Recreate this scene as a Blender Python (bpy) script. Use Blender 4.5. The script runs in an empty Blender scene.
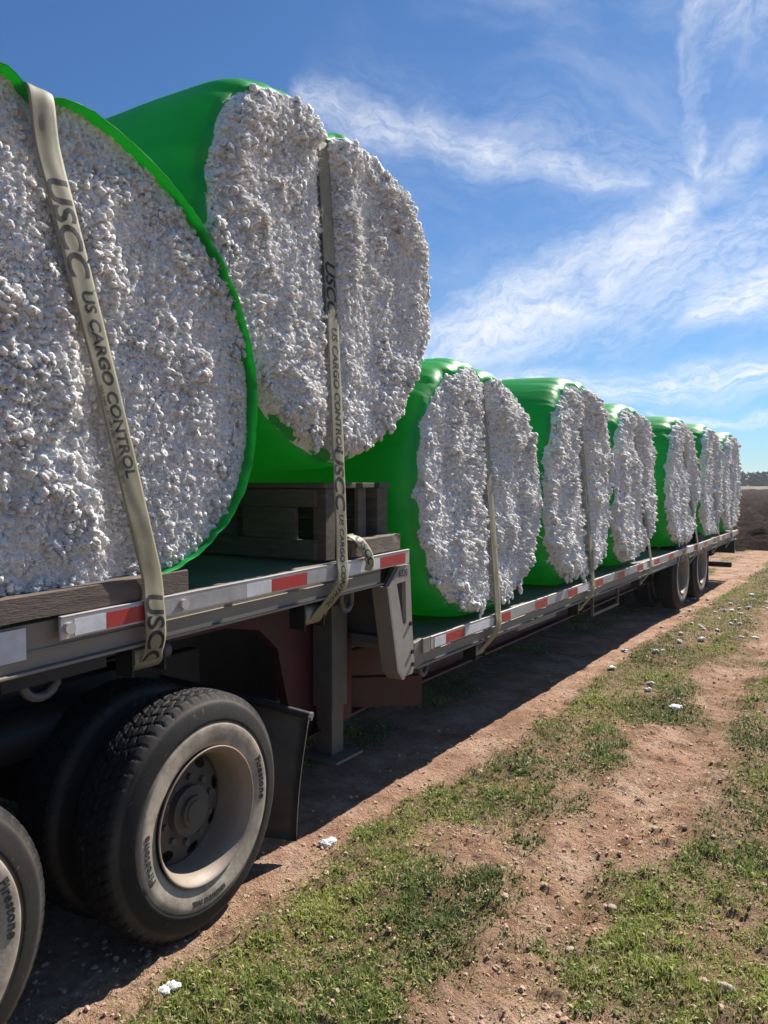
import bpy, math, random
import numpy as np
from mathutils import Vector, Matrix

random.seed(7)
RNG = np.random.default_rng(11)
SC = bpy.context.scene
COL = SC.collection
PI = math.pi
R = math.radians

# ------------------------------------------------------------------ noise
def _h(ix, iy, seed):
    h = (ix.astype(np.int64) * 374761393 + iy.astype(np.int64) * 668265263 + seed * 982451653) & 0xffffffff
    h = ((h ^ (h >> 13)) * 1274126177) & 0xffffffff
    h = h ^ (h >> 16)
    return (h & 0xffff) / 65535.0

def vn(x, y, seed=0):
    x = np.asarray(x, float); y = np.asarray(y, float)
    ix = np.floor(x); iy = np.floor(y)
    fx = x - ix; fy = y - iy
    fx = fx * fx * fx * (fx * (fx * 6 - 15) + 10); fy = fy * fy * fy * (fy * (fy * 6 - 15) + 10)
    ix = ix.astype(np.int64); iy = iy.astype(np.int64)
    a = _h(ix, iy, seed); b = _h(ix + 1, iy, seed); c = _h(ix, iy + 1, seed); d = _h(ix + 1, iy + 1, seed)
    return (a + (b - a) * fx) * (1 - fy) + (c + (d - c) * fx) * fy

def fbm(x, y, seed=0, oct=4, gain=.5):
    s = 0; a = 1; t = 0
    c, sn = math.cos(.6), math.sin(.6)
    for i in range(oct):
        s = s + a * vn(x, y, seed + i * 17); t += a; a *= gain
        x, y = (x * c - y * sn) * 2.03 + 5.3, (x * sn + y * c) * 2.03 + 1.7
    return s / t

def sstep(a, b, x):
    t = np.clip((np.asarray(x, float) - a) / (b - a), 0, 1)
    return t * t * (3 - 2 * t)

# ------------------------------------------------------------------ materials
def newmat(name):
    m = bpy.data.materials.new(name); m.use_nodes = True
    nt = m.node_tree; nt.nodes.clear()
    out = nt.nodes.new('ShaderNodeOutputMaterial')
    b = nt.nodes.new('ShaderNodeBsdfPrincipled')
    nt.links.new(b.outputs[0], out.inputs[0])
    return m, nt, b, out

def N(nt, t, **k):
    n = nt.nodes.new(t)
    for a, v in k.items(): setattr(n, a, v)
    return n

def noise(nt, scale, detail=4, rough=.55, vec=None, dist=0):
    n = N(nt, 'ShaderNodeTexNoise'); n.inputs['Scale'].default_value = scale
    n.inputs['Detail'].default_value = detail; n.inputs['Roughness'].default_value = rough
    n.inputs['Distortion'].default_value = dist
    if vec is None:
        vec = coord(nt)
    nt.links.new(vec, n.inputs['Vector'])
    return n.outputs['Fac']

def coord(nt, scale=None):
    for n in nt.nodes:
        if n.bl_idname == 'ShaderNodeTexCoord': tc = n; break
    else: tc = N(nt, 'ShaderNodeTexCoord')
    o = tc.outputs['Object']
    if scale:
        mp = N(nt, 'ShaderNodeMapping'); mp.inputs['Scale'].default_value = scale
        nt.links.new(o, mp.inputs['Vector']); o = mp.outputs[0]
    return o

def ramp(nt, fac, stops):
    r = N(nt, 'ShaderNodeValToRGB'); nt.links.new(fac, r.inputs[0])
    el = r.color_ramp.elements
    while len(el) < len(stops): el.new(.5)
    for e, (p, c) in zip(el, stops):
        e.position = p
        e.color = (c, c, c, 1) if isinstance(c, (int, float)) else (*c, 1)
    return r.outputs[0]

def mixc(nt, fac, a, b, mode='MIX'):
    m = N(nt, 'ShaderNodeMix', data_type='RGBA', blend_type=mode)
    for k, v in ((0, fac), (6, a), (7, b)):
        if isinstance(v, bpy.types.NodeSocket): nt.links.new(v, m.inputs[k])
        elif k == 0: m.inputs[0].default_value = v
        else: m.inputs[k].default_value = (*v, 1)
    return m.outputs[2]

def bump(nt, bsdf, h, strength=.3, dist=.01):
    b = N(nt, 'ShaderNodeBump'); b.inputs['Strength'].default_value = strength; b.inputs['Distance'].default_value = dist
    nt.links.new(h, b.inputs['Height']); nt.links.new(b.outputs[0], bsdf.inputs['Normal'])

def surf(name, col, rough=.6, metal=0, var=.15, vscale=6, dirt=None, dirt_amt=.5, dscale=3, bmp=0, bscale=80, streak=None):
    """painted / metal / rubber surface with colour variation and dirt"""
    m, nt, b, _ = newmat(name)
    dark = tuple(c * (1 - var) for c in col); lite = tuple(min(1, c * (1 + var)) for c in col)
    vec = coord(nt, streak) if streak else None
    c = ramp(nt, noise(nt, vscale, 6, .6, vec), [(.3, dark), (.7, lite)])
    if dirt:
        f = ramp(nt, noise(nt, dscale, 7, .65, vec), [(.5 - dirt_amt * .35, 0), (.62, dirt_amt)])
        c = mixc(nt, f, c, dirt)
    nt.links.new(c, b.inputs['Base Color'])
    b.inputs['Roughness'].default_value = rough; b.inputs['Metallic'].default_value = metal
    if bmp: bump(nt, b, noise(nt, bscale, 5, .6, vec), bmp)
    return m

DUST = (.30, .23, .17)
M = {}
M['frame'] = surf('galvanised_frame', (.235, .22, .198), .55, .2, .15, 5, (.27, .22, .165), .7, 2.5, .1, 60)
M['alu'] = surf('aluminium_rail', (.62, .61, .59), .45, .3, .12, 8, (.36, .31, .26), .6, 4, .08, 90)
M['deck'] = surf('worn_deck_boards', (.12, .115, .115), .75, 0, .25, 3, DUST, .5, 2, .2, 30)
M['maroon'] = surf('maroon_paint', (.06, .006, .013), .5, 0, .2, 4, (.03, .018, .016), .4, 3, .05, 60)
M['black'] = surf('black_steel', (.009, .009, .010), .6, .1, .2, 6, (.05, .04, .03), .35, 3, .1, 50)
M['grey'] = surf('grey_steel', (.085, .085, .082), .55, .2, .2, 6, (.15, .12, .09), .5, 3, .1, 50)
M['flap'] = surf('rubber_flap', (.02, .02, .02), .7, 0, .2, 6, (.12, .10, .075), .7, 3, .1, 50)
M['chrome'] = surf('bolt_metal', (.6, .6, .6), .3, .9, .1, 20)
M['tapew'] = surf('white_reflective_tape', (.74, .75, .78), .35, 0, .05, 12, (.36, .34, .32), .45, 9, .05, 160)
M['tapeg'] = surf('dirty_white_tape', (.44, .44, .45), .45, 0, .12, 10, (.25, .22, .19), .7, 9, .05, 160)
M['taper'] = surf('red_reflective_tape', (.46, .025, .03), .35, 0, .08, 12, (.25, .1, .08), .4, 9, .05, 160)
M['timber'] = surf('weathered_brown_timber', (.085, .062, .052), .8, 0, .3, 8, (.17, .13, .10), .6, 5, .4, 30, (6, 1, 6))
M['oldwood'] = surf('grey_weathered_wood', (.20, .155, .115), .85, 0, .3, 8, (.09, .07, .055), .6, 5, .5, 30, (3, 1.2, 9))
M['pallet'] = surf('treated_crate_wood', (.145, .115, .085), .85, 0, .3, 5, (.07, .06, .05), .6, 4, .4, 30, (1, 3, 8))
M['ink'] = surf('black_print', (.012, .012, .014), .7, 0, .3, 20, (.05, .045, .035), .3, 40)
M['rim'] = surf('dusty_white_steel_rim', (.30, .245, .195), .6, .1, .14, 5, (.20, .145, .10), .65, 4, .08, 60)
M['disc'] = surf('dark_wheel_disc', (.075, .066, .06), .65, .1, .2, 6, (.14, .11, .08), .6, 5, .1, 60)
M['lamp'] = surf('tail_lamp_red', (.3, .01, .01), .3, 0, .1)

def tyre_mat():
    m, nt, b, _ = newmat('dusty_tyre_rubber')
    tc = N(nt, 'ShaderNodeTexCoord'); sp = N(nt, 'ShaderNodeSeparateXYZ'); nt.links.new(tc.outputs['Object'], sp.inputs[0])
    a = N(nt, 'ShaderNodeMath', operation='POWER'); nt.links.new(sp.outputs[1], a.inputs[0]); a.inputs[1].default_value = 2
    c = N(nt, 'ShaderNodeMath', operation='POWER'); nt.links.new(sp.outputs[2], c.inputs[0]); c.inputs[1].default_value = 2
    s = N(nt, 'ShaderNodeMath', operation='ADD'); nt.links.new(a.outputs[0], s.inputs[0]); nt.links.new(c.outputs[0], s.inputs[1])
    q = N(nt, 'ShaderNodeMath', operation='SQRT'); nt.links.new(s.outputs[0], q.inputs[0])
    # dust sits on the inner sidewall ring and along the shoulder
    ring = ramp(nt, q.outputs[0], [(.27, 1), (.392, .95), (.404, .04), (.470, .03), (.484, .13), (.500, .09), (.512, .01)])
    nz = ramp(nt, noise(nt, 7, 7, .65, tc.outputs['Object']), [(.3, .35), (.7, 1)])
    f = N(nt, 'ShaderNodeMath', operation='MULTIPLY'); nt.links.new(ring, f.inputs[0]); nt.links.new(nz, f.inputs[1])
    sc = ramp(nt, noise(nt, 34, 4, .6, tc.outputs['Object'], 1.2), [(.62, 0), (.74, .18)])
    mx = N(nt, 'ShaderNodeMath', operation='MAXIMUM'); nt.links.new(f.outputs[0], mx.inputs[0]); nt.links.new(sc, mx.inputs[1])
    col = mixc(nt, mx.outputs[0], (.009, .009, .010), (.52, .435, .345))
    nt.links.new(col, b.inputs['Base Color']); b.inputs['Roughness'].default_value = .7; b.inputs['Specular IOR Level'].default_value = .22
    bump(nt, b, noise(nt, 60, 5, .6, tc.outputs['Object']), .12)
    return m
M['tyre'] = tyre_mat()

def cotton_mat():
    m, nt, b, _ = newmat('raw_cotton')
    base = ramp(nt, noise(nt, 7, 5, .6), [(.3, (.70, .685, .665)), (.7, (.80, .79, .77))])
    sp = ramp(nt, noise(nt, 72, 5, .75), [(.535, 0), (.61, .9)])
    pm = ramp(nt, noise(nt, 4.5, 5, .6), [(.36, .25), (.62, 1)])
    sm = N(nt, 'ShaderNodeMath', operation='MULTIPLY'); nt.links.new(sp, sm.inputs[0]); nt.links.new(pm, sm.inputs[1])
    c = mixc(nt, sm.outputs[0], base, (.14, .12, .11))
    sp2 = ramp(nt, noise(nt, 22, 8, .75), [(.58, 0), (.72, .6)])
    c = mixc(nt, sp2, c, (.42, .36, .33))
    nt.links.new(c, b.inputs['Base Color'])
    b.inputs['Roughness'].default_value = 1; b.inputs['Specular IOR Level'].default_value = .05
    bump(nt, b, noise(nt, 120, 8, .8), .55, .008)
    b.inputs['Subsurface Weight'].default_value = .9; b.inputs['Subsurface Radius'].default_value = (1, .95, .9); b.inputs['Subsurface Scale'].default_value = .014
    return m
M['cotton'] = cotton_mat()
M['fibre'] = surf('white_cotton_fibre', (.80, .79, .77), 1, 0, .06, 5)
M['fibre'].node_tree.nodes['Principled BSDF'].inputs['Specular IOR Level'].default_value = 0

def wrap_mat():
    m, nt, b, out = newmat('green_plastic_wrap')
    v = coord(nt, (.6, 3, 3))
    c = ramp(nt, noise(nt, 2.2, 5, .6, v), [(.3, (.005, .28, .052)), (.7, (.011, .40, .07))])
    d = ramp(nt, noise(nt, 5, 7, .7), [(.56, 0), (.75, .22)])
    c = mixc(nt, d, c, (.20, .30, .18))
    nt.links.new(c, b.inputs['Base Color']); b.inputs['Roughness'].default_value = .44
    b.inputs['Specular IOR Level'].default_value = .42
    bn = N(nt, 'ShaderNodeBump'); bn.inputs['Strength'].default_value = .25; bn.inputs['Distance'].default_value = .03
    nt.links.new(noise(nt, 3.5, 5, .5, coord(nt, (.35, 2.2, 2.2)), .6), bn.inputs['Height'])
    nt.links.new(bn.outputs[0], b.inputs['Normal'])
    t = N(nt, 'ShaderNodeBsdfTranslucent'); t.inputs[0].default_value = (.10, .85, .06, 1)
    mx = N(nt, 'ShaderNodeMixShader'); mx.inputs[0].default_value = .28
    nt.links.new(b.outputs[0], mx.inputs[1]); nt.links.new(t.outputs[0], mx.inputs[2]); nt.links.new(mx.outputs[0], out.inputs[0])
    return m
M['wrap'] = wrap_mat()

def strap_mat():
    m, nt, b, _ = newmat('olive_polyester_webbing')
    c = ramp(nt, noise(nt, 5, 6, .6), [(.3, (.19, .172, .10)), (.7, (.29, .265, .175))])
    d = ramp(nt, noise(nt, 14, 7, .7), [(.52, 0), (.75, .5)])
    c = mixc(nt, d, c, (.40, .375, .31))
    nt.links.new(c, b.inputs['Base Color']); b.inputs['Roughness'].default_value = .55
    w = N(nt, 'ShaderNodeTexWave', wave_type='BANDS', bands_direction='Z'); w.inputs['Scale'].default_value = 160
    nt.links.new(coord(nt), w.inputs['Vector'])
    bump(nt, b, w.outputs['Fac'], .15, .002)
    return m
M['strap'] = strap_mat()

def ground_mat():
    m, nt, b, _ = newmat('red_brown_dirt')
    at = N(nt, 'ShaderNodeAttribute', attribute_name='cover')
    n1 = noise(nt, 2.6, 9, .68); n2 = noise(nt, 22, 8, .7); n3 = noise(nt, 70, 5, .7)
    dirt = ramp(nt, n1, [(.32, (.29, .158, .10)), (.5, (.51, .315, .215)), (.68, (.66, .47, .345))])
    d2 = ramp(nt, n2, [(.3, (.62, .6, .58)), (.5, (1, 1, 1)), (.75, (1.18, 1.12, 1.05))])
    dirt = mixc(nt, .9, dirt, d2, 'MULTIPLY')
    sp = ramp(nt, n3, [(.66, 0), (.72, .75)])
    dirt = mixc(nt, sp, dirt, (.42, .33, .26))
    litter = ramp(nt, n2, [(.3, (.08, .06, .03)), (.5, (.20, .15, .08)), (.7, (.36, .28, .17))])
    f = N(nt, 'ShaderNodeMath', operation='ADD'); nt.links.new(at.outputs['Fac'], f.inputs[0])
    k = ramp(nt, noise(nt, 9, 6, .7), [(.3, -.0), (.7, .5)])
    nt.links.new(k, f.inputs[1])
    ff = ramp(nt, f.outputs[0], [(.35, 0), (.95, .85)])
    c = mixc(nt, ff, dirt, litter)
    nt.links.new(c, b.inputs['Base Color']); b.inputs['Roughness'].default_value = .95
    b.inputs['Specular IOR Level'].default_value = .05
    h = N(nt, 'ShaderNodeMath', operation='ADD'); nt.links.new(n2, h.inputs[0]); nt.links.new(n3, h.inputs[1])
    bump(nt, b, h.outputs[0], 1.0, .035)
    return m
M['ground'] = ground_mat()

def soil_mat():
    m, nt, b, _ = newmat('dark_ploughed_soil')
    c = ramp(nt, noise(nt, .8, 8, .7), [(.3, (.016, .010, .008)), (.55, (.032, .020, .015)), (.75, (.07, .043, .032))])
    nt.links.new(c, b.inputs['Base Color']); b.inputs['Roughness'].default_value = 1; b.inputs['Specular IOR Level'].default_value = .03
    bump(nt, b, noise(nt, 6, 8, .7), 1, .08)
    return m
M['soil'] = soil_mat()
M['farfield'] = surf('pale_stubble', (.20, .17, .12), .9, 0, .1, .05)
M['farfield'].node_tree.nodes['Principled BSDF'].inputs['Specular IOR Level'].default_value = .03

def leaf_mat(name, cols, scale=3, transl=.3):
    m, nt, b, out = newmat(name)
    at = N(nt, 'ShaderNodeAttribute', attribute_name='tint')
    c = ramp(nt, at.outputs['Fac'], cols)
    nt.links.new(c, b.inputs['Base Color']); b.inputs['Roughness'].default_value = .55
    b.inputs['Specular IOR Level'].default_value = .3
    t = N(nt, 'ShaderNodeBsdfTranslucent'); nt.links.new(c, t.inputs[0])
    mx = N(nt, 'ShaderNodeMixShader'); mx.inputs[0].default_value = transl
    nt.links.new(b.outputs[0], mx.inputs[1]); nt.links.new(t.outputs[0], mx.inputs[2]); nt.links.new(mx.outputs[0], out.inputs[0])
    return m
M['grass'] = leaf_mat('low_weedy_grass', [(0, (.075, .115, .032)), (.36, (.17, .225, .055)), (.72, (.35, .41, .085)), (.80, (.45, .385, .20)), (1, (.62, .50, .32))], transl=.35)
M['wood'] = leaf_mat('dark_tree_leaves', [(0, (.02, .032, .018)), (1, (.04, .045, .03))], transl=.1)
M['stone'] = surf('pale_stone', (.42, .35, .28), .9, 0, .3, 20, (.28, .17, .12), .6, 12, .4, 60)

# ------------------------------------------------------------------ mesh building
def np_mesh(name, V, F, mat, smooth=True, attr=None):
    me = bpy.data.meshes.new(name)
    V = np.asarray(V, np.float32); F = np.asarray(F, np.int32)
    k = F.shape[1]
    me.vertices.add(len(V)); me.vertices.foreach_set('co', V.ravel())
    me.loops.add(F.size); me.loops.foreach_set('vertex_index', F.ravel())
    me.polygons.add(len(F)); me.polygons.foreach_set('loop_start', np.arange(0, F.size, k, dtype=np.int32))
    me.update(calc_edges=True)
    me.polygons.foreach_set('use_smooth', np.full(len(F), smooth))
    if attr:
        for an, av in attr.items():
            a = me.attributes.new(an, 'FLOAT', 'POINT'); a.data.foreach_set('value', np.asarray(av, np.float32))
    me.validate()
    me.materials.append(mat)
    return me

def link(name, me, parent=None, loc=(0, 0, 0)):
    o = bpy.data.objects.new(name, me); COL.objects.link(o); o.location = loc
    if parent: o.parent = parent
    return o

def tag(o, label=None, cat=None, group=None, kind=None):
    if label: o['label'] = label
    if cat: o['category'] = cat
    if group: o['group'] = group
    if kind: o['kind'] = kind
    return o

def thing(name, label, cat, loc=(0, 0, 0), group=None):
    o = bpy.data.objects.new(name, None); COL.objects.link(o); o.location = loc
    o.empty_display_size = .2
    return tag(o, label, cat, group)

class MB:
    def __init__(s): s.v = []; s.f = []; s.m = []
    def add(s, V, F, mi=0):
        n = len(s.v); s.v += [tuple(map(float, p)) for p in V]
        s.f += [tuple(i + n for i in q) for q in F]; s.m += [mi] * len(F)
        return s
    def box(s, x0, x1, y0, y1, z0, z1, zf=None, mi=0):
        V = [(x, y, z + (zf(y) if zf else 0)) for x in (x0, x1) for y in (y0, y1) for z in (z0, z1)]
        return s.add(V, [(0, 1, 3, 2), (4, 6, 7, 5), (0, 4, 5, 1), (2, 3, 7, 6), (0, 2, 6, 4), (1, 5, 7, 3)], mi)
    def prism(s, poly, x0, x1, mi=0):
        """polygon in (y, z) extruded along x"""
        n = len(poly)
        V = [(x0, *p) for p in poly] + [(x1, *p) for p in poly]
        F = [tuple(range(n)), tuple(range(2 * n - 1, n - 1, -1))] + [(i, n + i, n + (i + 1) % n, (i + 1) % n) for i in range(n)]
        return s.add(V, F, mi)
    def cyl(s, p0, p1, r, n=16, mi=0, r2=None):
        return s.tube([p0, p1], r, n, mi, r2)
    def tube(s, path, r, n=10, mi=0, r2=None):
        P = [Vector(p) for p in path]; V = []; k = len(P)
        up = Vector((.13, .31, .94))
        for i, p in enumerate(P):
            t = (P[min(i + 1, k - 1)] - P[max(i - 1, 0)]).normalized()
            a = t.cross(up)
            if a.length < .1: a = t.cross(Vector((1, 0, 0)))
            a.normalize(); b = t.cross(a)
            rr = r if r2 is None else r + (r2 - r) * i / (k - 1)
            V += [p + a * (rr * math.cos(2 * PI * j / n)) + b * (rr * math.sin(2 * PI * j / n)) for j in range(n)]
        F = [(i * n + j, i * n + (j + 1) % n, (i + 1) * n + (j + 1) % n, (i + 1) * n + j) for i in range(k - 1) for j in range(n)]
        F += [tuple(range(n - 1, -1, -1)), tuple(range((k - 1) * n, k * n))]
        return s.add(V, F, mi)
    def build(s, name, mats, parent=None, smooth=False, bevel=0, base=None):
        me = bpy.data.meshes.new(name)
        b = base if base is not None else rootloc(parent)
        me.from_pydata([(x - b[0], y - b[1], z - b[2]) for x, y, z in s.v], [], s.f)
        for m in (mats if isinstance(mats, (list, tuple)) else [mats]): me.materials.append(m)
        me.polygons.foreach_set('material_index', s.m)
        import bmesh
        bm = bmesh.new(); bm.from_mesh(me); bmesh.ops.recalc_face_normals(bm, faces=bm.faces); bm.to_mesh(me); bm.free()
        if smooth:
            me.polygons.foreach_set('use_smooth', [True] * len(me.polygons))
            try: me.set_sharp_from_angle(angle=R(38))
            except Exception: pass
        o = link(name, me, parent)
        if bevel:
            md = o.modifiers.new('edge_round', 'BEVEL'); md.width = bevel; md.segments = 2; md.limit_method = 'ANGLE'; md.angle_limit = R(50)
        return o

def rootloc(p):
    while p is not None and p.parent is not None: p = p.parent
    return tuple(p.location) if p is not None else (0, 0, 0)

def text_mesh(txt, size, shear=0, bold=0.0, extrude=0.0, spacing=1.0):
    cu = bpy.data.curves.new('lettering', 'FONT'); cu.body = txt; cu.size = size; cu.shear = shear
    cu.offset = bold; cu.extrude = extrude; cu.space_character = spacing; cu.resolution_u = 3
    o = bpy.data.objects.new('lettering_source', cu); COL.objects.link(o)
    bpy.context.view_layer.update()
    me = bpy.data.meshes.new_from_object(o.evaluated_get(bpy.context.evaluated_depsgraph_get()))
    import bmesh
    bm = bmesh.new(); bm.from_mesh(me); bmesh.ops.triangulate(bm, faces=bm.faces)
    for _ in range(6):                       # short edges, so that the print can follow a curved surface
        lg = [e for e in bm.edges if e.calc_length() > max(.006, size * .14)]
        if not lg: break
        bmesh.ops.subdivide_edges(bm, edges=lg, cuts=1); bmesh.ops.triangulate(bm, faces=bm.faces)
    bm.to_mesh(me); bm.free()
    V = np.empty(len(me.vertices) * 3, np.float32); me.vertices.foreach_get('co', V); V = V.reshape(-1, 3)
    F = [tuple(p.vertices) for p in me.polygons]
    bpy.data.objects.remove(o); bpy.data.curves.remove(cu); bpy.data.meshes.remove(me)
    return V, F

def poly_obj(name, V, F, mat, parent):
    me = bpy.data.meshes.new(name); me.from_pydata([tuple(map(float, p)) for p in V], [], F); me.materials.append(mat)
    return link(name, me, parent)

def grid_faces(nu, nv, wrapu=False):
    iu = np.arange(nu if wrapu else nu - 1); iv = np.arange(nv - 1)
    A, B = np.meshgrid(iu, iv, indexing='ij'); A2 = (A + 1) % nu
    return np.stack([A * nv + B, A2 * nv + B, A2 * nv + B + 1, A * nv + B + 1], -1).reshape(-1, 4)

def ico(sub=1):
    t = (1 + 5 ** .5) / 2
    V = [(-1, t, 0), (1, t, 0), (-1, -t, 0), (1, -t, 0), (0, -1, t), (0, 1, t), (0, -1, -t), (0, 1, -t), (t, 0, -1), (t, 0, 1), (-t, 0, -1), (-t, 0, 1)]
    F = [(0, 11, 5), (0, 5, 1), (0, 1, 7), (0, 7, 10), (0, 10, 11), (1, 5, 9), (5, 11, 4), (11, 10, 2), (10, 7, 6), (7, 1, 8), (3, 9, 4), (3, 4, 2), (3, 2, 6), (3, 6, 8), (3, 8, 9), (4, 9, 5), (2, 4, 11), (6, 2, 10), (8, 6, 7), (9, 8, 1)]
    V = [np.array(v, float) / np.linalg.norm(v) for v in V]
    for _ in range(sub):
        c = {}; G = []
        def mid(a, b):
            k = (min(a, b), max(a, b))
            if k not in c:
                p = V[a] + V[b]; V.append(p / np.linalg.norm(p)); c[k] = len(V) - 1
            return c[k]
        for a, b, d in F:
            ab, bd, da = mid(a, b), mid(b, d), mid(d, a); G += [(a, ab, da), (b, bd, ab), (d, da, bd), (ab, bd, da)]
        F = G
    return np.array(V), np.array(F)
ICO1 = ico(1); ICO2 = ico(2)

# ------------------------------------------------------------------ heights of the trailer decks (rail tops)
XR = 1.295                                   # outer face of the rub rail
def zU(y): return 1.408 + (y - 1.645) * .0291
def zL(y): return .889 + (y - 4.336) * .0062
Y_STEP = 4.06; Y_END = 16.25

# ------------------------------------------------------------------ ground
def lanes(x, y):
    w = (fbm(x * .0 + y * .35, y * .0 + 3.1, 5, 3) - .5) * .3 + (fbm(x * 1.5, y * 1.1, 9, 3) - .5) * .3
    X = x + w
    g = .62 * sstep(1.34, 1.55, X) * (1 - sstep(2.2, 2.5, X)) + .18 * sstep(2.2, 2.5, X)
    g = g + .40 * sstep(2.65, 2.95, X)
    g = g + .50 * (1 - sstep(.55, .85, np.abs(x)))
    g = g * (1 - .7 * sstep(-2.5, -3.5, x))
    g = g + .25 * sstep(7, 14, y) * (x > 1.45) * (1 - sstep(2.05, 2.3, X)) + .2 * sstep(9, 14, y) * sstep(2.2, 2.5, x)
    return g

def cover(x, y):
    p = fbm(x * 2.2 + 7, y * 1.7, 21, 5, .6)
    return np.clip(lanes(x, y) * 1.0 + (p - .5) * 1.5 * (lanes(x, y) > .05), 0, 1)

def ground_z(x, y, fine=True):
    w = (fbm(y * .35, y * 0 + 3.1, 5, 3) - .5) * .3
    X = x + w
    z = -.035 * np.exp(-((X - 2.58) / .20) ** 2) + .02 * np.exp(-((X - 2.28) / .13) ** 2) + .02 * np.exp(-((X - 2.9) / .15) ** 2)
    z = z - .012 * np.exp(-((X - 1.05) / .25) ** 2)
    z = z + (fbm(x * .6, y * .5, 31, 3) - .5) * .07 * sstep(1.3, 2.0, np.abs(x))
    if fine:
        fade = 1 - sstep(8, 25, y)
        z = z + ((fbm(x * 5, y * 5, 41, 4, .6) - .5) * .050 + np.clip(fbm(x * 13, y * 13, 43, 4, .65) - .54, 0, 1) * .10) * fade * (.4 + .6 * sstep(1.25, 1.5, x))
    return z

def spaced(a, b, segs):
    out = [a]
    for to, st0, st1 in segs:
        while out[-1] < to:
            f = (out[-1] - a) / max(to - a, 1e-6)
            out.append(out[-1] + st0 + (st1 - st0) * f)
        a = out[-1]
    return np.array(out)
gx = np.concatenate([-spaced(0, 900, [(3, .1, .3), (40, .3, 6), (900, 20, 200)])[::-1][:-1], spaced(0, 900, [(1.0, .06, .013), (4.4, .013, .013), (9, .013, .2), (60, .3, 8), (900, 30, 200)])])
gy = np.concatenate([np.array([-900, -300, -100, -40, -15, -6, -3, -1.5, -.6, 0, .4, .8]), spaced(1.1, 1200, [(6.5, .015, .017), (14, .017, .06), (30, .06, .3), (120, .4, 8), (1200, 20, 200)])])
GX, GY = np.meshgrid(gx, gy, indexing='ij')
GZ = ground_z(GX, GY)
me = np_mesh('ground', np.stack([GX, GY, GZ], -1).reshape(-1, 3), grid_faces(len(gx), len(gy)), M['ground'], True, {'cover': cover(GX, GY).ravel()})
ground = tag(link('ground', me), 'red brown dirt farm track with grass strips and shallow wheel ruts', 'ground', kind='structure')

# ploughed field behind the trailer
px = spaced(-60, 60, [(-12, 3, .35), (6, .25, .16), (60, .3, 5)]); py = spaced(0, 170, [(45, .09, .35), (170, .5, 3)])
PX, PY = np.meshgrid(px, py, indexing='ij')
edge = 1.2 + (fbm(PY * .15, PY * 0, 3, 2) - .5) * 1.6 + .10 * np.maximum(PY, 0)
wy = 21.5 + PY + .35 * np.maximum(0, PX - 1) * 2
inside = sstep(0, .8, edge + .35 * PY * .2 - PX) * sstep(0, 1.2, PY - 2.6 * fbm(PX * .6, PY * .6, 65, 3))
cl = np.clip(fbm(PX * 1.6, PY * 1.6, 61, 4, .6) - .4, 0, 1) * .95 + (np.sin(PX * 2 * PI / .95 + .4 * np.sin(PY * .3)) * .05)
PZ = -.16 + inside * (.19 + cl)
me = np_mesh('ploughed_field', np.stack([PX, 21.5 + PY, PZ], -1).reshape(-1, 3), grid_faces(len(px), len(py)), M['soil'], True)
tag(link('ploughed_field', me), 'dark brown ploughed field of coarse clods behind the trailer', 'field', kind='structure')
fm = MB(); fm.add([(-400, 185, .05), (400, 185, .05), (400, 330, .45), (-400, 330, .45)], [(0, 1, 2, 3)])
tag(fm.build('far_field', M['farfield']), 'pale dusty strip of field in front of the far trees', 'field', kind='structure')

# ------------------------------------------------------------------ grass, stones, fallen cotton
CAM = np.array([3.765, 0.0, 1.9])
def sample_ground(n, x0=-1.2, x1=9, ymax=32, seed=1, tries=6, power=1.5, d0=2.2):
    r = np.random.default_rng(seed)
    # denser towards the camera, area-correct falloff
    m = n * tries
    d = d0 * (ymax / d0) ** (r.random(m))
    a = r.uniform(R(-20), R(78), m)
    x = CAM[0] - d * np.sin(a); y = d * np.cos(a)
    k = (x > x0) & (x < x1)
    return x[k], y[k], d[k]

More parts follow.
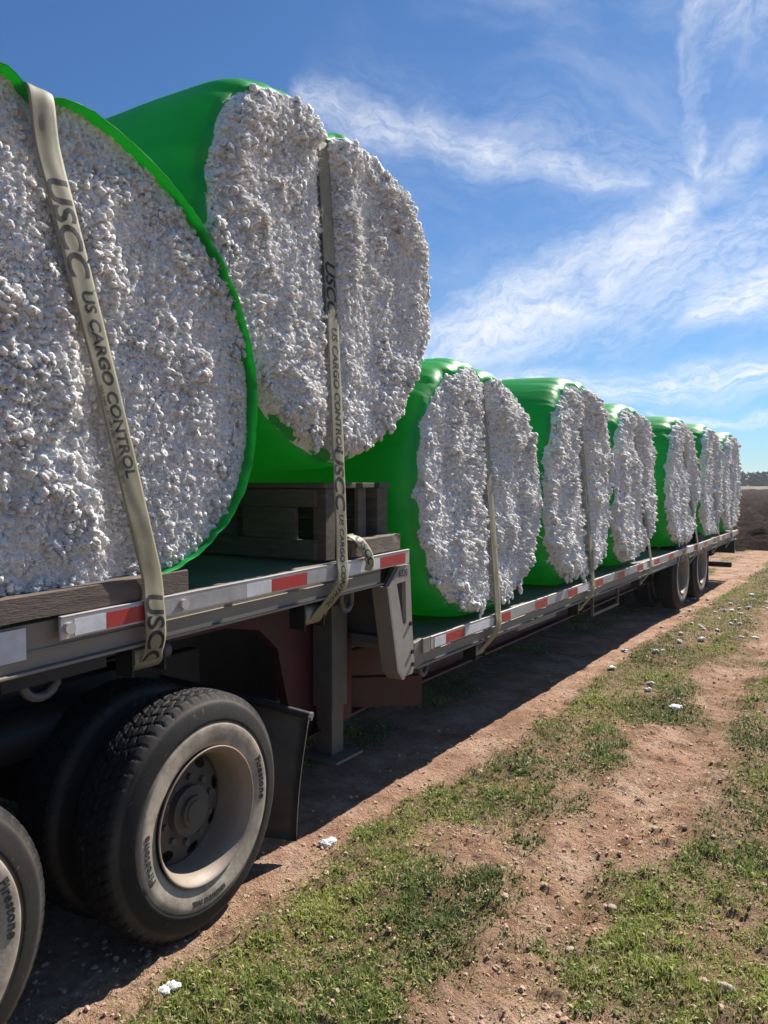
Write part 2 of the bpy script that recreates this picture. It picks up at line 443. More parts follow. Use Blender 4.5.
def make_grass():
    x, y, d = sample_ground(760000, seed=3, tries=2)
    c = cover(x, y)
    r = np.random.default_rng(5)
    clump = fbm(x * 9, y * 9, 77, 3)
    keep = r.random(len(x)) < np.clip(sstep(.28, .8, c) * (.22 + 1.25 * sstep(.40, .64, clump)), 0, 1)
    keep |= (r.random(len(x)) < .075) & (x > 1.3)
    loose = c < .30
    x, y, d, c, loose = x[keep], y[keep], d[keep], c[keep], loose[keep]
    x = x + r.normal(0, .008, len(x)); y = y + r.normal(0, .008, len(x))
    n = len(x)
    z = ground_z(x, y) - .004
    L = r.gamma(4, .0046, n) * (.6 + .7 * c) * (1 + .25 * sstep(5, 20, d)) + .008
    L *= np.where(fbm(x * 3, y * 3, 93, 2) > .62, 1.45, 1)
    wd = np.clip(r.uniform(.0009, .0022, n) * (1 + d * .12), .0011, .02)
    broad = r.random(n) < .38
    wd = np.where(broad, wd * 2.0, wd); L = np.where(broad, L * .62, L)
    az = r.uniform(0, 2 * PI, n); lean = np.where(broad, r.uniform(.6, 1.45, n), r.uniform(.1, 1.15, n))
    dx, dy = np.cos(az), np.sin(az)
    tw = az + PI / 2 + r.normal(0, .5, n)
    sx, sy = np.cos(tw) * wd, np.sin(tw) * wd
    lean = np.where(loose & (r.random(n) < .8), 1.5, lean)
    up0 = np.cos(lean * .55); ou0 = np.sin(lean * .55); up1 = np.cos(lean * 1.25); ou1 = np.sin(lean * 1.25)
    b = np.stack([x, y, z], -1)
    mid = b + np.stack([dx * ou0, dy * ou0, up0], -1) * (L * .55)[:, None]
    tip = mid + np.stack([dx * ou1, dy * ou1, up1], -1) * (L * .5)[:, None]
    s = np.stack([sx, sy, sx * 0], -1)
    ws = np.where(broad, 1.5, .8)[:, None]
    V = np.stack([b - s * .6, b + s * .6, mid + s * ws, mid - s * ws, tip], 1).reshape(-1, 3)
    i = np.arange(n)[:, None] * 5
    F = np.concatenate([i + [0, 1, 2], i + [0, 2, 3], i + [3, 2, 4]], 0)
    patch = fbm(x * 1.3, y * 1.3, 88, 3)
    t = np.clip(.36 + (patch - .5) * 1.25 + r.normal(0, .15, n), .06, .74)
    dry = r.random(n) < np.where(loose, .85, np.clip(.12 + .35 * (1 - c), 0, .6))
    t = np.where(dry, r.uniform(.72, 1, n), t)
    me = np_mesh('grass', V, F, M['grass'], True, {'tint': np.repeat(t, 5)})
    tag(link('grass', me), 'short patchy green and straw coloured grass along the dirt track', 'grass', kind='stuff')
make_grass()

def lump(r, sub=1, squash=.7, rough=.35):
    V, F = (ICO1 if sub == 1 else ICO2)
    V = V * (1 + r.uniform(-rough, rough, (len(V), 1)))
    V = V * np.array([r.uniform(.7, 1.3), r.uniform(.7, 1.3), squash])
    a = r.uniform(0, 2 * PI); c, s = math.cos(a), math.sin(a)
    return V @ np.array([[c, s, 0], [-s, c, 0], [0, 0, 1]]), F

def scatter_mesh(name, mat, n, seed, smin, smax, squash, where, label, cat):
    r = np.random.default_rng(seed)
    x, y, d = sample_ground(n, x0=.9, seed=seed, tries=3, ymax=22)
    k = r.random(len(x)) < where(x, y); x, y, d = x[k][:n], y[k][:n], d[k][:n]
    z = ground_z(x, y); VV = []; FF = []; o = 0
    for i in range(len(x)):
        V, F = lump(r, 1, squash, .28)
        s = smin * (smax / smin) ** (r.random() ** 2.2) * (1 + d[i] * .03)
        VV.append(V * s + [x[i], y[i], z[i] + s * squash * .35]); FF.append(F + o); o += len(V)
    me = np_mesh(name, np.concatenate(VV), np.concatenate(FF), mat, False)
    tag(link(name, me), label, cat, kind='stuff')
M['clod'] = surf('red_dirt_clods', (.43, .27, .185), .95, 0, .3, 15, (.55, .40, .29), .6, 9, .3, 60)
scatter_mesh('dirt_clods', M['clod'], 8000, 51, .002, .013, .7, lambda x, y: np.clip(.9 - cover(x, y) * .8, .1, 1), 'small crumbly red brown dirt clods strewn over the track', 'clods')
scatter_mesh('gravel', M['stone'], 1500, 52, .0025, .009, .6, lambda x, y: np.clip(.8 - cover(x, y) * .5, .1, 1), 'small pale stone chips and cotton flecks scattered on the dirt', 'gravel')

def at_px(u, v, zz=0):
    """ground point for my measured notes of the photograph (used once to place the litter)"""
    f = 769.0; q = (u - 384) / f; dz = (1.9 - zz) * f / (v - 482)
    lat = q * dz
    return CAM[0] + .8348 * lat - .5505 * dz, .5505 * lat + .8348 * dz

def cotton_tuft(x, y, s, label, group, r, flat=.5):
    VV = []; FF = []; o = 0
    for k in range(r.integers(4, 8)):
        V, F = lump(r, 2, flat, .22)
        q = s * r.uniform(.35, .7)
        VV.append(V * q + [r.normal(0, s * .32), r.normal(0, s * .32), q * flat * .6 + r.uniform(0, s * .2)]); FF.append(F + o); o += len(V)
    me = np_mesh('cotton_tuft', np.concatenate(VV), np.concatenate(FF), M['cotton'], True)
    o = link('cotton_tuft', me, None, (x, y, float(ground_z(np.array(x), np.array(y))) + .004))
    return tag(o, label, 'cotton tuft', group)
TG = 'tufts of cotton fallen on the ground'
tr = np.random.default_rng(91)
for u, v, s, lab in [(328, 853, .045, 'flat white cotton tuft on bare dirt right behind the big near tyre'),
                     (678, 712, .055, 'fluffy cotton tuft in the green grass beside the wheel rut'),
                     (615, 672, .05, 'cotton tuft on the bare dirt strip along the long shadow edge'),
                     (148, 951, .05, 'cotton tuft lying in the shade at the foot of the near tyre'),
                     (165, 1000, .035, 'cotton tuft in weeds just past the shadow below the near tyre')]:
    x, y = at_px(u, v); cotton_tuft(x, y, s, lab, TG, tr)
for u, v in [(634, 655), (668, 628), (690, 620), (700, 628), (712, 633), (722, 612), (735, 603), (745, 608), (755, 600), (762, 606), (748, 598), (728, 622),
             (705, 642), (660, 650), (648, 690), (690, 604), (742, 628), (757, 622), (765, 614), (738, 616), (718, 604), (700, 612), (680, 640), (752, 640)]:
  for _k in range(2):
    x, y = at_px(u + tr.uniform(-9, 9), v + tr.uniform(-5, 5))
    cotton_tuft(x, y, tr.uniform(.014, .042), 'small white cotton tuft among those littering the far grass near the trailer wheels', 'cotton tufts littering the far grass', tr, .75)

sg = 'pale stones lying on the track'
for u, v, s, lab in [(600, 985, .026, 'largest pale stone in the bare dirt in the foreground'),
                     (735, 1010, .03, 'pale flat stone half sunk in weeds in the foreground corner'),
                     (617, 918, .018, 'small whitish stone on the rut side above the foreground dirt'),
                     (575, 955, .018, 'tan pebble on bare dirt beside the grass tuft'),
                     (660, 837, .018, 'thin pale stone on the rut floor halfway along'),
                     (466, 805, .016, 'tan stone in the near grass strip short of the shadow edge')]:
    x, y = at_px(u, v); V, F = lump(tr, 2, .55, .12)
    o = link('stone', np_mesh('stone', V * s, F, M['stone'], True), None, (x, y, float(ground_z(np.array(x), np.array(y))) + s * .25))
    tag(o, lab, 'stone', sg)

# far wood
def far_wood():
    r = np.random.default_rng(8); VV = []; T = []
    for i in range(900):
        x = r.uniform(-260, 160); y = r.uniform(300, 330); h = r.uniform(4.2, 6.2) + .8 * math.sin(x * .05)
        n = 130
        zz = r.uniform(.15, 1, n); rad = 2.3 * np.sqrt(np.clip(1 - (zz - .45) ** 2 * 3, .05, 1))
        a = r.uniform(0, 2 * PI, n); q = np.sqrt(r.random(n)) * rad
        c = np.stack([x + np.cos(a) * q, y + np.sin(a) * q, zz * h], -1)
        e1 = r.normal(0, .33, (n, 3)); e2 = r.normal(0, .33, (n, 3))
        VV.append(np.stack([c - e1, c + e2, c + e1, c - e2], 1).reshape(-1, 3)); T.append(np.repeat(r.random(n), 4))
    V = np.concatenate(VV); me = np_mesh('far_wood', V, np.arange(len(V)).reshape(-1, 4), M['wood'], False, {'tint': np.concatenate(T)})
    tag(link('far_wood', me), 'dark line of distant trees along the horizon', 'wood', kind='stuff')
far_wood()

# ------------------------------------------------------------------ cotton bales
def outline(b, th):
    """radius of the wrap at angle th in the (y, z) plane round the bale centre"""
    c, s = np.cos(th), np.sin(th)
    n = np.where(s > 0, b['nt'], b['nb']); bb = np.where(s > 0, b['b'], b['bb'])
    r = 1.0 / ((np.abs(c) / b['a']) ** n + (np.abs(s) / bb) ** n) ** (1 / n)
    r = r * (1 + (.014 if b['k'] < 1.8 else .03) * np.sin(2 * th + b['k']) + .012 * np.sin(3 * th + 2 * b['k']))
    yy = r * c
    top = sstep(.3, .7, s)
    dy = yy - (b['yt'] - b['cy'])
    r = r - top * (b['notch'] * np.exp(-(dy / .085) ** 2) + b['notch'] * .5 * np.exp(-(dy / .22) ** 2) - .018)
    r = r * (1 - b['tilt'] * top * np.tanh(dy / .12))
    zf = b['zdeck'] - b['cz']           # squashed flat where it rests
    lim = np.where(s < -.05, zf / np.minimum(s, -.05), 9)
    lim = np.where(s < -.05, lim, 9)
    return np.minimum(r, lim)

def splat(H, cx, cy, rad, amp, res, sq=1.0):
    n = len(cx)
    for i in range(n):
        k = int(rad[i] / res) + 2
        ix, iy = int(cx[i] / res), int(cy[i] / res)
        x0, x1, y0, y1 = max(ix - k, 0), min(ix + k + 1, H.shape[0]), max(iy - k, 0), min(iy + k + 1, H.shape[1])
        if x0 >= x1 or y0 >= y1: continue
        X = (np.arange(x0, x1) * res - cx[i])[:, None] / rad[i]; Y = (np.arange(y0, y1) * res - cy[i])[None, :] / (rad[i] * sq)
        b = amp[i] * np.sqrt(np.clip(1 - X * X - Y * Y, 0, 1))
        np.maximum(H[x0:x1, y0:y1], b, out=H[x0:x1, y0:y1])

def cotton_height(b, Yv, Zv, seed, res):
    """tufted relief of the cut cotton face at points (Yv, Zv)"""
    r = np.random.default_rng(seed)
    y0, z0 = Yv.min() - .1, Zv.min() - .1
    W, Hh = Yv.max() - y0 + .1, Zv.max() - z0 + .1
    g2 = np.zeros((int(W / res) + 2, int(Hh / res) + 2)); g3 = g2.copy()
    area = W * Hh
    n = int(area * (4600 if res < .004 else 3000)); rad = (.0055 + .0115 * r.random(n) ** 1.9) * (1 if res < .004 else 1.35)
    splat(g2, r.random(n) * W, r.random(n) * Hh, rad, rad * r.uniform(.6, 1.8, n), res, 1.05)
    n = int(area * 6500 * min(1, (.0036 / res) ** 2)); rad = r.uniform(.004, .008, n) * max(1, res / .0036)
    splat(g3, r.random(n) * W, r.random(n) * Hh, rad, rad * r.uniform(.6, 1.2, n), res)
    wy = (fbm(Yv * 22, Zv * 22, seed + 1, 5, .68) - .5) * .055; wz = (fbm(Yv * 22, Zv * 22, seed + 2, 5, .68) - .5) * .055
    def samp(g, y, z):
        fy = np.clip((y - y0) / res, 0, g.shape[0] - 1.001); fz = np.clip((z - z0) / res, 0, g.shape[1] - 1.001)
        iy = fy.astype(int); iz = fz.astype(int); ty = fy - iy; tz = fz - iz
        return (g[iy, iz] * (1 - ty) + g[iy + 1, iz] * ty) * (1 - tz) + (g[iy, iz + 1] * (1 - ty) + g[iy + 1, iz + 1] * ty) * tz
    m = sstep(.40, .60, fbm(Yv * 4.2 + 3, Zv * 3.4, seed + 3, 4, .55))
    m = .38 + .68 * m
    # billowed noise: rounded puffs with sharp creases between them
    bl = 0; A, f = 1.0, 17.0
    for k in range(5):
        q = np.abs(2 * vn((Yv + wy * .8) * f + 3.7 * k, (Zv + wz * .8) * f * .9 - 1.3 * k, seed + 20 + k) - 1)
        bl = bl + A * (np.sqrt(q) - .68) * (.15 + m if k < 2 else .45 + .55 * m); A *= .62; f *= 1.95
    h = (fbm(Yv * 2.6, Zv * 1.7, seed + 5, 4, .5) - .5) * .06
    h = h + bl * .015 + (vn(Yv * 9, Zv * 9, seed + 40) - .5) * .030 * m
    h = h + samp(g2, Yv + wy * .5, Zv + wz * .5) * (.25 + 1.3 * m)
    h = h + samp(g3, Yv + wy * .4, Zv + wz * .4) * (.45 + .45 * m)
    return h * 1.15

XF = 1.215                                    # plane of the cotton faces
BALES = [  # centre y, height of greatest width, half width, height above / below it, squareness above / below, strap at top and rail
    dict(cy=1.60, cz=2.22, a=1.13, b=1.125, bb=.80, nt=1.85, nb=2.6, yt=1.61, yb=2.05, n=760, zdeck=1.42, dx=.03, lip=.035, tilt=.012, xf=1.185, label='largest nearest cotton bale in green wrap behind the dark timber, cut off at the side'),
    dict(cy=3.415, cz=3.15, a=1.05, b=.735, bb=1.21, nt=2.7, nb=1.8, yt=3.315, yb=3.317, n=720, zdeck=1.94, dx=-.02, lip=.0, tilt=.04, xf=1.225, label='highest cotton bale in green wrap, raised on the wooden crate at the deck step'),
    dict(cy=5.22, cz=1.80, a=1.10, b=.985, bb=.91, nt=2.08, nb=2.35, yt=5.17, yb=5.29, n=560, zdeck=.895, lip=.0, tilt=.01, xf=1.23, label='cotton bale in green wrap at the front of the lower deck, against the step'),
    dict(cy=7.28, cz=1.85, a=1.03, b=1.03, bb=.95, nt=2.08, nb=2.35, yt=7.25, yb=7.5, n=400, zdeck=.91, lip=.0, tilt=.01, xf=1.23, label='second cotton bale on the lower deck, its broad green top shining in the sun'),
    dict(cy=9.12, cz=1.85, a=.94, b=.985, bb=.935, nt=2.08, nb=2.35, yt=9.08, yb=9.7, n=320, zdeck=.92, lip=.0, tilt=.01, xf=1.23, label='third cotton bale on the lower deck, thin pale strap slanting over its lower half'),
    dict(cy=11.60, cz=1.87, a=.93, b=.995, bb=.945, nt=2.15, nb=2.4, yt=11.5, yb=12.46, n=230, zdeck=.935, lip=.0, tilt=.01, xf=1.23, label='fourth cotton bale on the lower deck, showing a wide green front above the trailer wheels'),
    dict(cy=13.72, cz=1.87, a=.92, b=.97, bb=.93, nt=2.15, nb=2.4, yt=13.65, yb=14.2, n=190, zdeck=.945, lip=.0, tilt=.01, xf=1.23, label='fifth cotton bale on the lower deck, second from the rear end of the trailer'),
    dict(cy=15.60, cz=1.87, a=.98, b=.955, bb=.92, nt=2.15, nb=2.4, yt=15.55, yb=15.5, n=180, zdeck=.955, lip=.0, tilt=.01, xf=1.23, label='last cotton bale at the rear end of the trailer, against the ploughed field'),
]
def strap_line_y(b, z):
    t = np.clip((b['cz'] + b['b'] - z) / (2 * b['b']), 0, 1.2)
    return b['yt'] + (b['yb'] - b['yt']) * t

def make_bale(i, b):
    b['k'] = i * 1.7; b['notch'] = [.055, .05, .045, .045, .04, .03, .03, .03][i]
    b['dx'] = b.get('dx', 0)
    root = thing('cotton_bale', b['label'], 'cotton bale', (b['dx'], b['cy'], b['zdeck']), 'cotton bales strapped on the trailer')
    O = np.array([0, b['cy'], b['zdeck']]); dz = b['cz'] - b['zdeck']
    # ---- wrap
    nth = 260 if i < 4 else 160
    th = np.linspace(0, 2 * PI, nth, endpoint=False)
    R0 = outline(b, th)
    prof = [(-1.17, -.16), (-1.215, -.12), (-1.225, -.08), (-1.19, -.035), (-1.12, -.008), (-1.0, .0), (-.7, .012), (-.35, .016), (0, .017), (.35, .016), (.7, .012), (.95, .002),
            (1.05, -.004), (1.11, -.012), (1.155, -.025), (1.19, -.042), (1.212, -.062), (1.226, -.08), (1.228 + b['lip'] * .3, -.092), (1.205, -.115), (1.15, -.14)]
    if i == 0: prof = prof[:-7] + [(1.165, -.012), (1.195, -.020), (1.225, -.028), (1.246, -.034), (1.240, -.038), (1.20, -.038), (1.15, -.034)]
    V = np.zeros((nth, len(prof), 3))
    for j, (x, dr) in enumerate(prof):
        sh = sstep(.85, 1.2, abs(x))
        pl = (vn(th * 14, th * 0 + j * .15, 7 + i) - .5) * .016 * sh + (vn(th * 40, th * 0 + j * .1, 8 + i) - .5) * .011 * sh
        wr = (fbm(th * 5, th * 0 + x * 1.3, 9 + i, 3) - .5) * .022
        rr = R0 + dr + pl
        if i == 3 and x > 1.1:      # the film bulges out loose at the far edge of this bale
            fl = np.exp(-((((th + PI) % (2 * PI)) - PI + .10) / .17) ** 2); rr = rr + .085 * fl; x = x + .05 * fl + wr * (np.sin(th) > -.9)
        V[:, j, 0] = x + (vn(th * 9, th * 0, 12 + i + (j < 8)) - .5) * .035 * sh * np.sign(x) * (1 if b['lip'] < .03 else .12)
        V[:, j, 1] = rr * np.cos(th); V[:, j, 2] = np.maximum(rr * np.sin(th) + dz, .004)
    me = np_mesh('plastic_wrap', V.reshape(-1, 3), grid_faces(nth, len(prof), True), M['wrap'])
    link('plastic_wrap', me, root)
    # ---- near cotton face
    n = b['n']
    s = np.linspace(-1, 1, n); U, W = np.meshgrid(s, s, indexing='ij')
    du = U * np.sqrt(1 - W * W / 2); dw = W * np.sqrt(1 - U * U / 2)
    rho = np.hypot(du, dw); ang = np.arctan2(dw, du)
    marg = .060 - b['lip'] * .75 + (fbm(ang * 9, rho * 0 + i, 71, 3) - .5) * .02 - (.02 if i == 1 else 0) * sstep(0, -.5, np.sin(ang))
    Rf = outline(b, ang) - marg
    Y = rho * Rf * np.cos(ang); Z = rho * Rf * np.sin(ang) + dz
    res = [.0031, .0031, .0036, .0048][i] if i < 4 else .006
    h = cotton_height(b, Y, Z, 200 + i * 10, res) * (1 if i < 2 else 1.2)
    line = strap_line_y(b, Z + b['zdeck']) - b['cy']
    d = np.abs(Y - line)
    up = sstep(-.6, .6, (Z - dz) / b['b'])
    rim = sstep(.93, 1.0, rho)
    crease = np.exp(-(d / .06) ** 2) * (.045 + .03 * up) + np.exp(-(d / .16) ** 2) * .025 * up
    if i == 0: crease = np.exp(-(d / .05) ** 2) * .012
    h = h * (1 - .55 * np.exp(-(d / .045) ** 2))
    edge_in = sstep(.80, 1.0, rho) ** 2
    X = b['xf'] + .02 * (1 - rho ** 2) + h * (1 - .5 * rim) - crease - (.0 if i == 0 else .05) * rim ** 2 - (.0 if i == 0 else 0) * edge_in + (0 if i == 0 else .030) * np.exp(-((rho - .84) / .14) ** 2)
    # tufts sag a little
    Zs = Z - np.maximum(h, 0) * .18 * (1 - rim * .5); Ys = Y + (fbm(Y * 14, Z * 14, 300 + i, 3) - .5) * np.maximum(h, 0) * .5 * (1 - .7 * rim)
    Zs = np.maximum(Zs, .01)
    V = [np.stack([X, Ys, Zs], -1).reshape(-1, 3)]; F = [grid_faces(n, n)]
    me = np_mesh('cotton_face', V[0], F[0], M['cotton'])
    face = link('cotton_face', me, root)
    # ---- loose tufts hanging on the face and its rim
    r = np.random.default_rng(500 + i); VV = []; FF = []; o = 0
    cnt = [330, 330, 260, 200, 150, 110, 110, 120][i]
    for k in range(cnt):
        if k < cnt * .45:
            a = r.uniform(0, 2 * PI); q = r.uniform(.90, .985)
        else:
            a = r.uniform(0, 2 * PI); q = math.sqrt(r.random()) * .95
        rr = float(outline(b, np.array([a]))[0]) - .075 + b['lip'] * .6
        y, z = q * rr * math.cos(a), q * rr * math.sin(a) + dz
        if abs(y - (strap_line_y(b, z + b['zdeck']) - b['cy'])) < .06: continue
        ii = int(np.argmin((Ys[::6, ::6] - y) ** 2 + (Zs[::6, ::6] - z) ** 2)); x = X[::6, ::6].ravel()[ii]
        s0 = r.uniform(.006, .016) * (1.3 if q > .9 and i else 1)
        m = r.integers(2, 6 if (q > .93 and math.sin(a) < -.3) else 5)
        for t in range(m):
            Vt, Ft = lump(r, 2 if i < 2 else 1, 1.0, .33)
            st = s0 * r.uniform(.6, 1.1)
            p = np.array([x + r.uniform(-.008, .008), y + r.normal(0, .012), z - t * s0 * .9 + r.normal(0, .006)])
            if p[2] < .02: continue
            VV.append(Vt * st * np.array([.9, 1, 1.15]) + p); FF.append(Ft + o); o += len(Vt)
    me = np_mesh('loose_tufts', np.concatenate(VV), np.concatenate(FF), M['cotton'])
    lo = link('loose_tufts', me, face)
    lo['kind'] = 'stuff'
    # ---- fine loose fibres that fuzz the surface
    nf = [20000, 18000, 10000, 5500, 3800, 2500, 2000, 2000][i]
    fr = np.random.default_rng(900 + i)
    S = np.stack([X, Ys, Zs], -1)[rho < .94]
    p0 = S[fr.integers(0, len(S), nf)]
    fd = fr.normal(0, .75, (nf, 3)) + [.75, 0, -.1]; fd /= np.linalg.norm(fd, axis=1)[:, None]
    fl_ = fr.gamma(3, .0034, nf)[:, None] + .004
    p1 = p0 + fd * fl_ * .5; f2 = fd + fr.normal(0, .7, (nf, 3)); p2 = p1 + f2 * fl_ * .4; p3 = p2 + (f2 + fr.normal(0, .9, (nf, 3))) * fl_ * .3
    sd = np.cross(fd, fr.normal(0, 1, (nf, 3))); sd /= np.linalg.norm(sd, axis=1)[:, None]
    sd *= (fr.uniform(.0005, .0011, nf) * [1, 1.1, 1.4, 1.8, 2.1, 2.5, 2.8, 3][i])[:, None]
    V = np.stack([p0 - sd, p0 + sd, p1 - sd, p1 + sd, p2 - sd * .8, p2 + sd * .8, p3 - sd * .4, p3 + sd * .4], 1).reshape(-1, 3)
    k8 = np.arange(nf)[:, None] * 8
    F = np.concatenate([k8 + [0, 1, 3, 2], k8 + [2, 3, 5, 4], k8 + [4, 5, 7, 6]])
    fo = link('cotton_fibres', np_mesh('cotton_fibres', V, F, M['fibre']), face); fo['kind'] = 'stuff'
    # ---- far face, plain relief
    n = 60
    s = np.linspace(-1, 1, n); U, W = np.meshgrid(s, s, indexing='ij')
    du = U * np.sqrt(1 - W * W / 2); dw = W * np.sqrt(1 - U * U / 2); rho = np.hypot(du, dw); ang = np.arctan2(dw, du)
    Rf = outline(b, ang) - .07
    Y = rho * Rf * np.cos(ang); Z = rho * Rf * np.sin(ang) + dz
    X = -XF - (fbm(Y * 12, Z * 12, 600 + i, 4, .6) - .3) * .1
    link('cotton_face', np_mesh('cotton_face', np.stack([X, Y, Z], -1).reshape(-1, 3), grid_faces(n, n)[:, ::-1], M['cotton']), root)
for i, b in enumerate(BALES): make_bale(i, b)

# ------------------------------------------------------------------ straps
def catmull(P, m=10):
    P = np.array(P, float); Q = np.vstack([2 * P[0] - P[1], P, 2 * P[-1] - P[-2]]); out = []
    for i in range(1, len(Q) - 2):
        t = np.linspace(0, 1, m, endpoint=False)[:, None]
        a, b, c, d = Q[i - 1], Q[i], Q[i + 1], Q[i + 2]
        out.append(.5 * ((2 * b) + (c - a) * t + (2 * a - 5 * b + 4 * c - d) * t * t + (3 * b - a - 3 * c + d) * t ** 3))
    return np.vstack(out + [P[-1:]])

def strap_frames(P):
    T = np.gradient(P, axis=0); T /= np.linalg.norm(T, axis=1)[:, None]
    S = np.zeros_like(T)
    yd = np.array([0, 1.0, 0])
    S = yd - T * (T @ yd)[:, None]; S /= np.linalg.norm(S, axis=1)[:, None]
    Nn = np.cross(T, S)                       # outward (away from the bale)
    return T, S, Nn

def strap_mesh(P, width, curl=.002, seed=0, thick=.003):
    T, S, Nn = strap_frames(P); k = 7
    k = 11; w = np.linspace(-.5, .5, k); L = np.concatenate([[0], np.cumsum(np.linalg.norm(np.diff(P, axis=0), axis=1))])
    wob = (fbm(L * 5, L * 0 + seed, 3, 2) - .5)
    top = []
    for a in w:
        off = curl * (1 - (2 * a) ** 2) + .0009 * np.sin(a * 9 + wob * 6)
        top.append(P + S * (a * width) + Nn * off[:, None] if isinstance(off, np.ndarray) else P + S * (a * width) + Nn * off)
    A = np.stack(top, 1); B = A - Nn[:, None, :] * thick
    ring = np.concatenate([A, B[:, ::-1]], 1)
    m = ring.shape[1]; n = len(P)
    V = ring.reshape(-1, 3)
    I, J = np.meshgrid(np.arange(n - 1), np.arange(m), indexing='ij'); J2 = (J + 1) % m
    F = np.stack([I * m + J, I * m + J2, (I + 1) * m + J2, (I + 1) * m + J], -1).reshape(-1, 4)
    return V, F, (P, S, Nn, L, wob)

def strap_text(data, s0, txt, size, across, shear=0, bold=0.0, stretch=1.0, curl=.002, width=.1, spacing=1.0):
    P, S, Nn, L, wob = data
    V, F = text_mesh(txt, size, shear, bold, 0, spacing)
    s = s0 + V[:, 0] * stretch; a = V[:, 1] + across
    f = lambda Q: np.stack([np.interp(s, L, Q[:, k]) for k in range(3)], -1)
    off = curl * (1 - (2 * a / width) ** 2) + .0009 * np.sin(a / width * 9 + np.interp(s, L, wob) * 6) + .0006
    # letter tops face +y (right-hand side seen from outside), text runs down the strap
    return f(P) + f(S) * a[:, None] + f(Nn) * off[:, None], F

SG = 'straps holding the cotton bales down'
SLABELS = ['wide olive strap with large black lettering over the nearest bale and the dark timber',
           'khaki strap running straight down the highest bale past the wooden crate',
           'khaki strap down the bale at the front of the lower deck',
           'dark khaki strap down the second bale of the lower deck',
           'thin pale strap slanting down the third bale of the lower deck',
           'strap slanting off the far side of the bale above the trailer wheels',
           'strap over the second bale from the trailer rear',
           'strap over the last bale at the trailer rear end']
WIN = []
for i, b in enumerate(BALES):
    zr = (zU if b['yb'] < Y_STEP else zL)
    yt, yb = b['yt'], b['yb']
    th = math.atan2(b['b'], yt - b['cy'])
    for _ in range(12):
        rr = float(outline(b, np.array([th]))[0]); th = math.atan2(math.sqrt(max(rr * rr - (yt - b['cy']) ** 2, .01)), yt - b['cy'])
    zt = b['cz'] + rr * math.sin(th) + .014
    zb = zr(yb)
    if i == 0: tail = [(XR + .006, yb, zb + .10), (XR + .02, yb, zb - .01), (XR + .022, yb + .003, zb - .09), (XR + .012, yb + .01, zb - .16), (XR - .022, yb + .012, zb - .235), (XR - .075, yb + .012, zb - .25)]
    elif i == 1: tail = [(XR + .014, yb, zb + .02), (XR + .02, yb, zb - .05), (XR + .008, yb - .02, zb - .13), (XR - .06, yb - .13, zb - .27), (XR - .10, yb - .15, zb - .28)]
    else: tail = [(XR + .014, yb, zb + .02), (XR + .02, yb, zb - .06), (XR + .0, yb - .05, zb - .15), (XR - .06, yb - .14, zb - .25), (XR - .10, yb - .15, zb - .26)]
    xs = (1.206 if i else 1.245) + b['dx']
    f = lambda t: (xs + (tail[0][0] - xs) * t + .012 * math.sin(PI * t), yt + (tail[0][1] - yt) * t, zt - .11 + (tail[0][2] - zt + .11) * t)
    head = [(1.08, yt, zt - .016), (1.17, yt, zt - .05)] if i else [(1.05, yt, zt + .004), (1.16, yt, zt), (1.245, yt, zt - .012), (1.285, yt, zt - .045)]
    P = [(-1.1, yt, zt - .02), (-.5, yt, zt + .012), (.3, yt, zt + .014), (.85, yt, zt + .004), *head, *([f(0), f(.05)] if i else [f(.06)]), f(.2), f(.4), f(.6), f(.8), f(.92)] + tail
    P = catmull(P, 12 if i < 2 else 8)
    wdt = .10 if i < 3 else .095
    V, F, data = strap_mesh(P, wdt, seed=i)
    base = np.array([XR, yb, zb])
    me = np_mesh('cargo_strap', V - base, F, M['strap'])
    st = tag(link('cargo_strap', me, None, base), SLABELS[i], 'strap', SG)
    L = data[3]
    sz = lambda z: float(np.interp(-z, -P[len(P) // 3:, 2], L[len(P) // 3:]))   # arc length where the strap reaches height z
    tx = []
    if i == 0:
        tx += [strap_text(data, sz(2.98), 'USCC', .118, -.041, .15, .0025, 1.14, width=wdt)]
        tx += [strap_text(data, sz(2.60), 'US CARGO CONTROL', .066, -.014, .15, .0014, 1.06, width=wdt)]
        tx += [strap_text(data, sz(2.27), 'WLL 5400 LBS (2449 KG)', .019, -.036, 0, .0, 1.0, width=wdt)]
        tx += [strap_text(data, sz(1.46), 'USCC', .118, -.041, .15, .0025, 1.05, width=wdt)]
    elif i == 1:
        tx += [strap_text(data, sz(3.08), 'USCC', .11, -.041, .2, .003, 1.0, width=wdt)]
        tx += [strap_text(data, sz(2.73), 'US CARGO CONTROL', .066, -.016, .15, .0014, 1.0, width=wdt)]
        tx += [strap_text(data, sz(2.09), 'USCC', .118, -.041, .2, .003, 1.1, width=wdt)]
        tx += [strap_text(data, sz(1.73), 'US CARGO CONTROL', .052, -.016, .2, .0012, 1.0, width=wdt)]
    if tx:
        for v, ff in tx: poly_obj('lettering', v - base, ff, M['ink'], st)
    WIN.append((tail[-1], i))

# loose frayed strap end beside the crate
P = catmull([(1.20, 3.50, 1.575), (1.235, 3.47, 1.60), (1.285, 3.50, 1.575), (1.312, 3.545, 1.51), (1.318, 3.57, 1.45), (1.312, 3.565, 1.40)], 8)
V, F, data = strap_mesh(P, .085, .008, 5)
so = tag(link('strap_end', np_mesh('strap_end', V, F, M['strap'])), 'loose frayed strap tail folded over the rail beside the wooden block', 'strap')
v, ff = strap_text(data, .09, 'USCC', .075, -.03, .25, .003, width=.085, curl=.008)
poly_obj('lettering', v, ff, M['ink'], so)

# ------------------------------------------------------------------ the trailer
TR = thing('flatbed_trailer', 'long step deck flatbed trailer with grey rails, red and white tape, carrying cotton bales', 'trailer', (0, 8, 0))
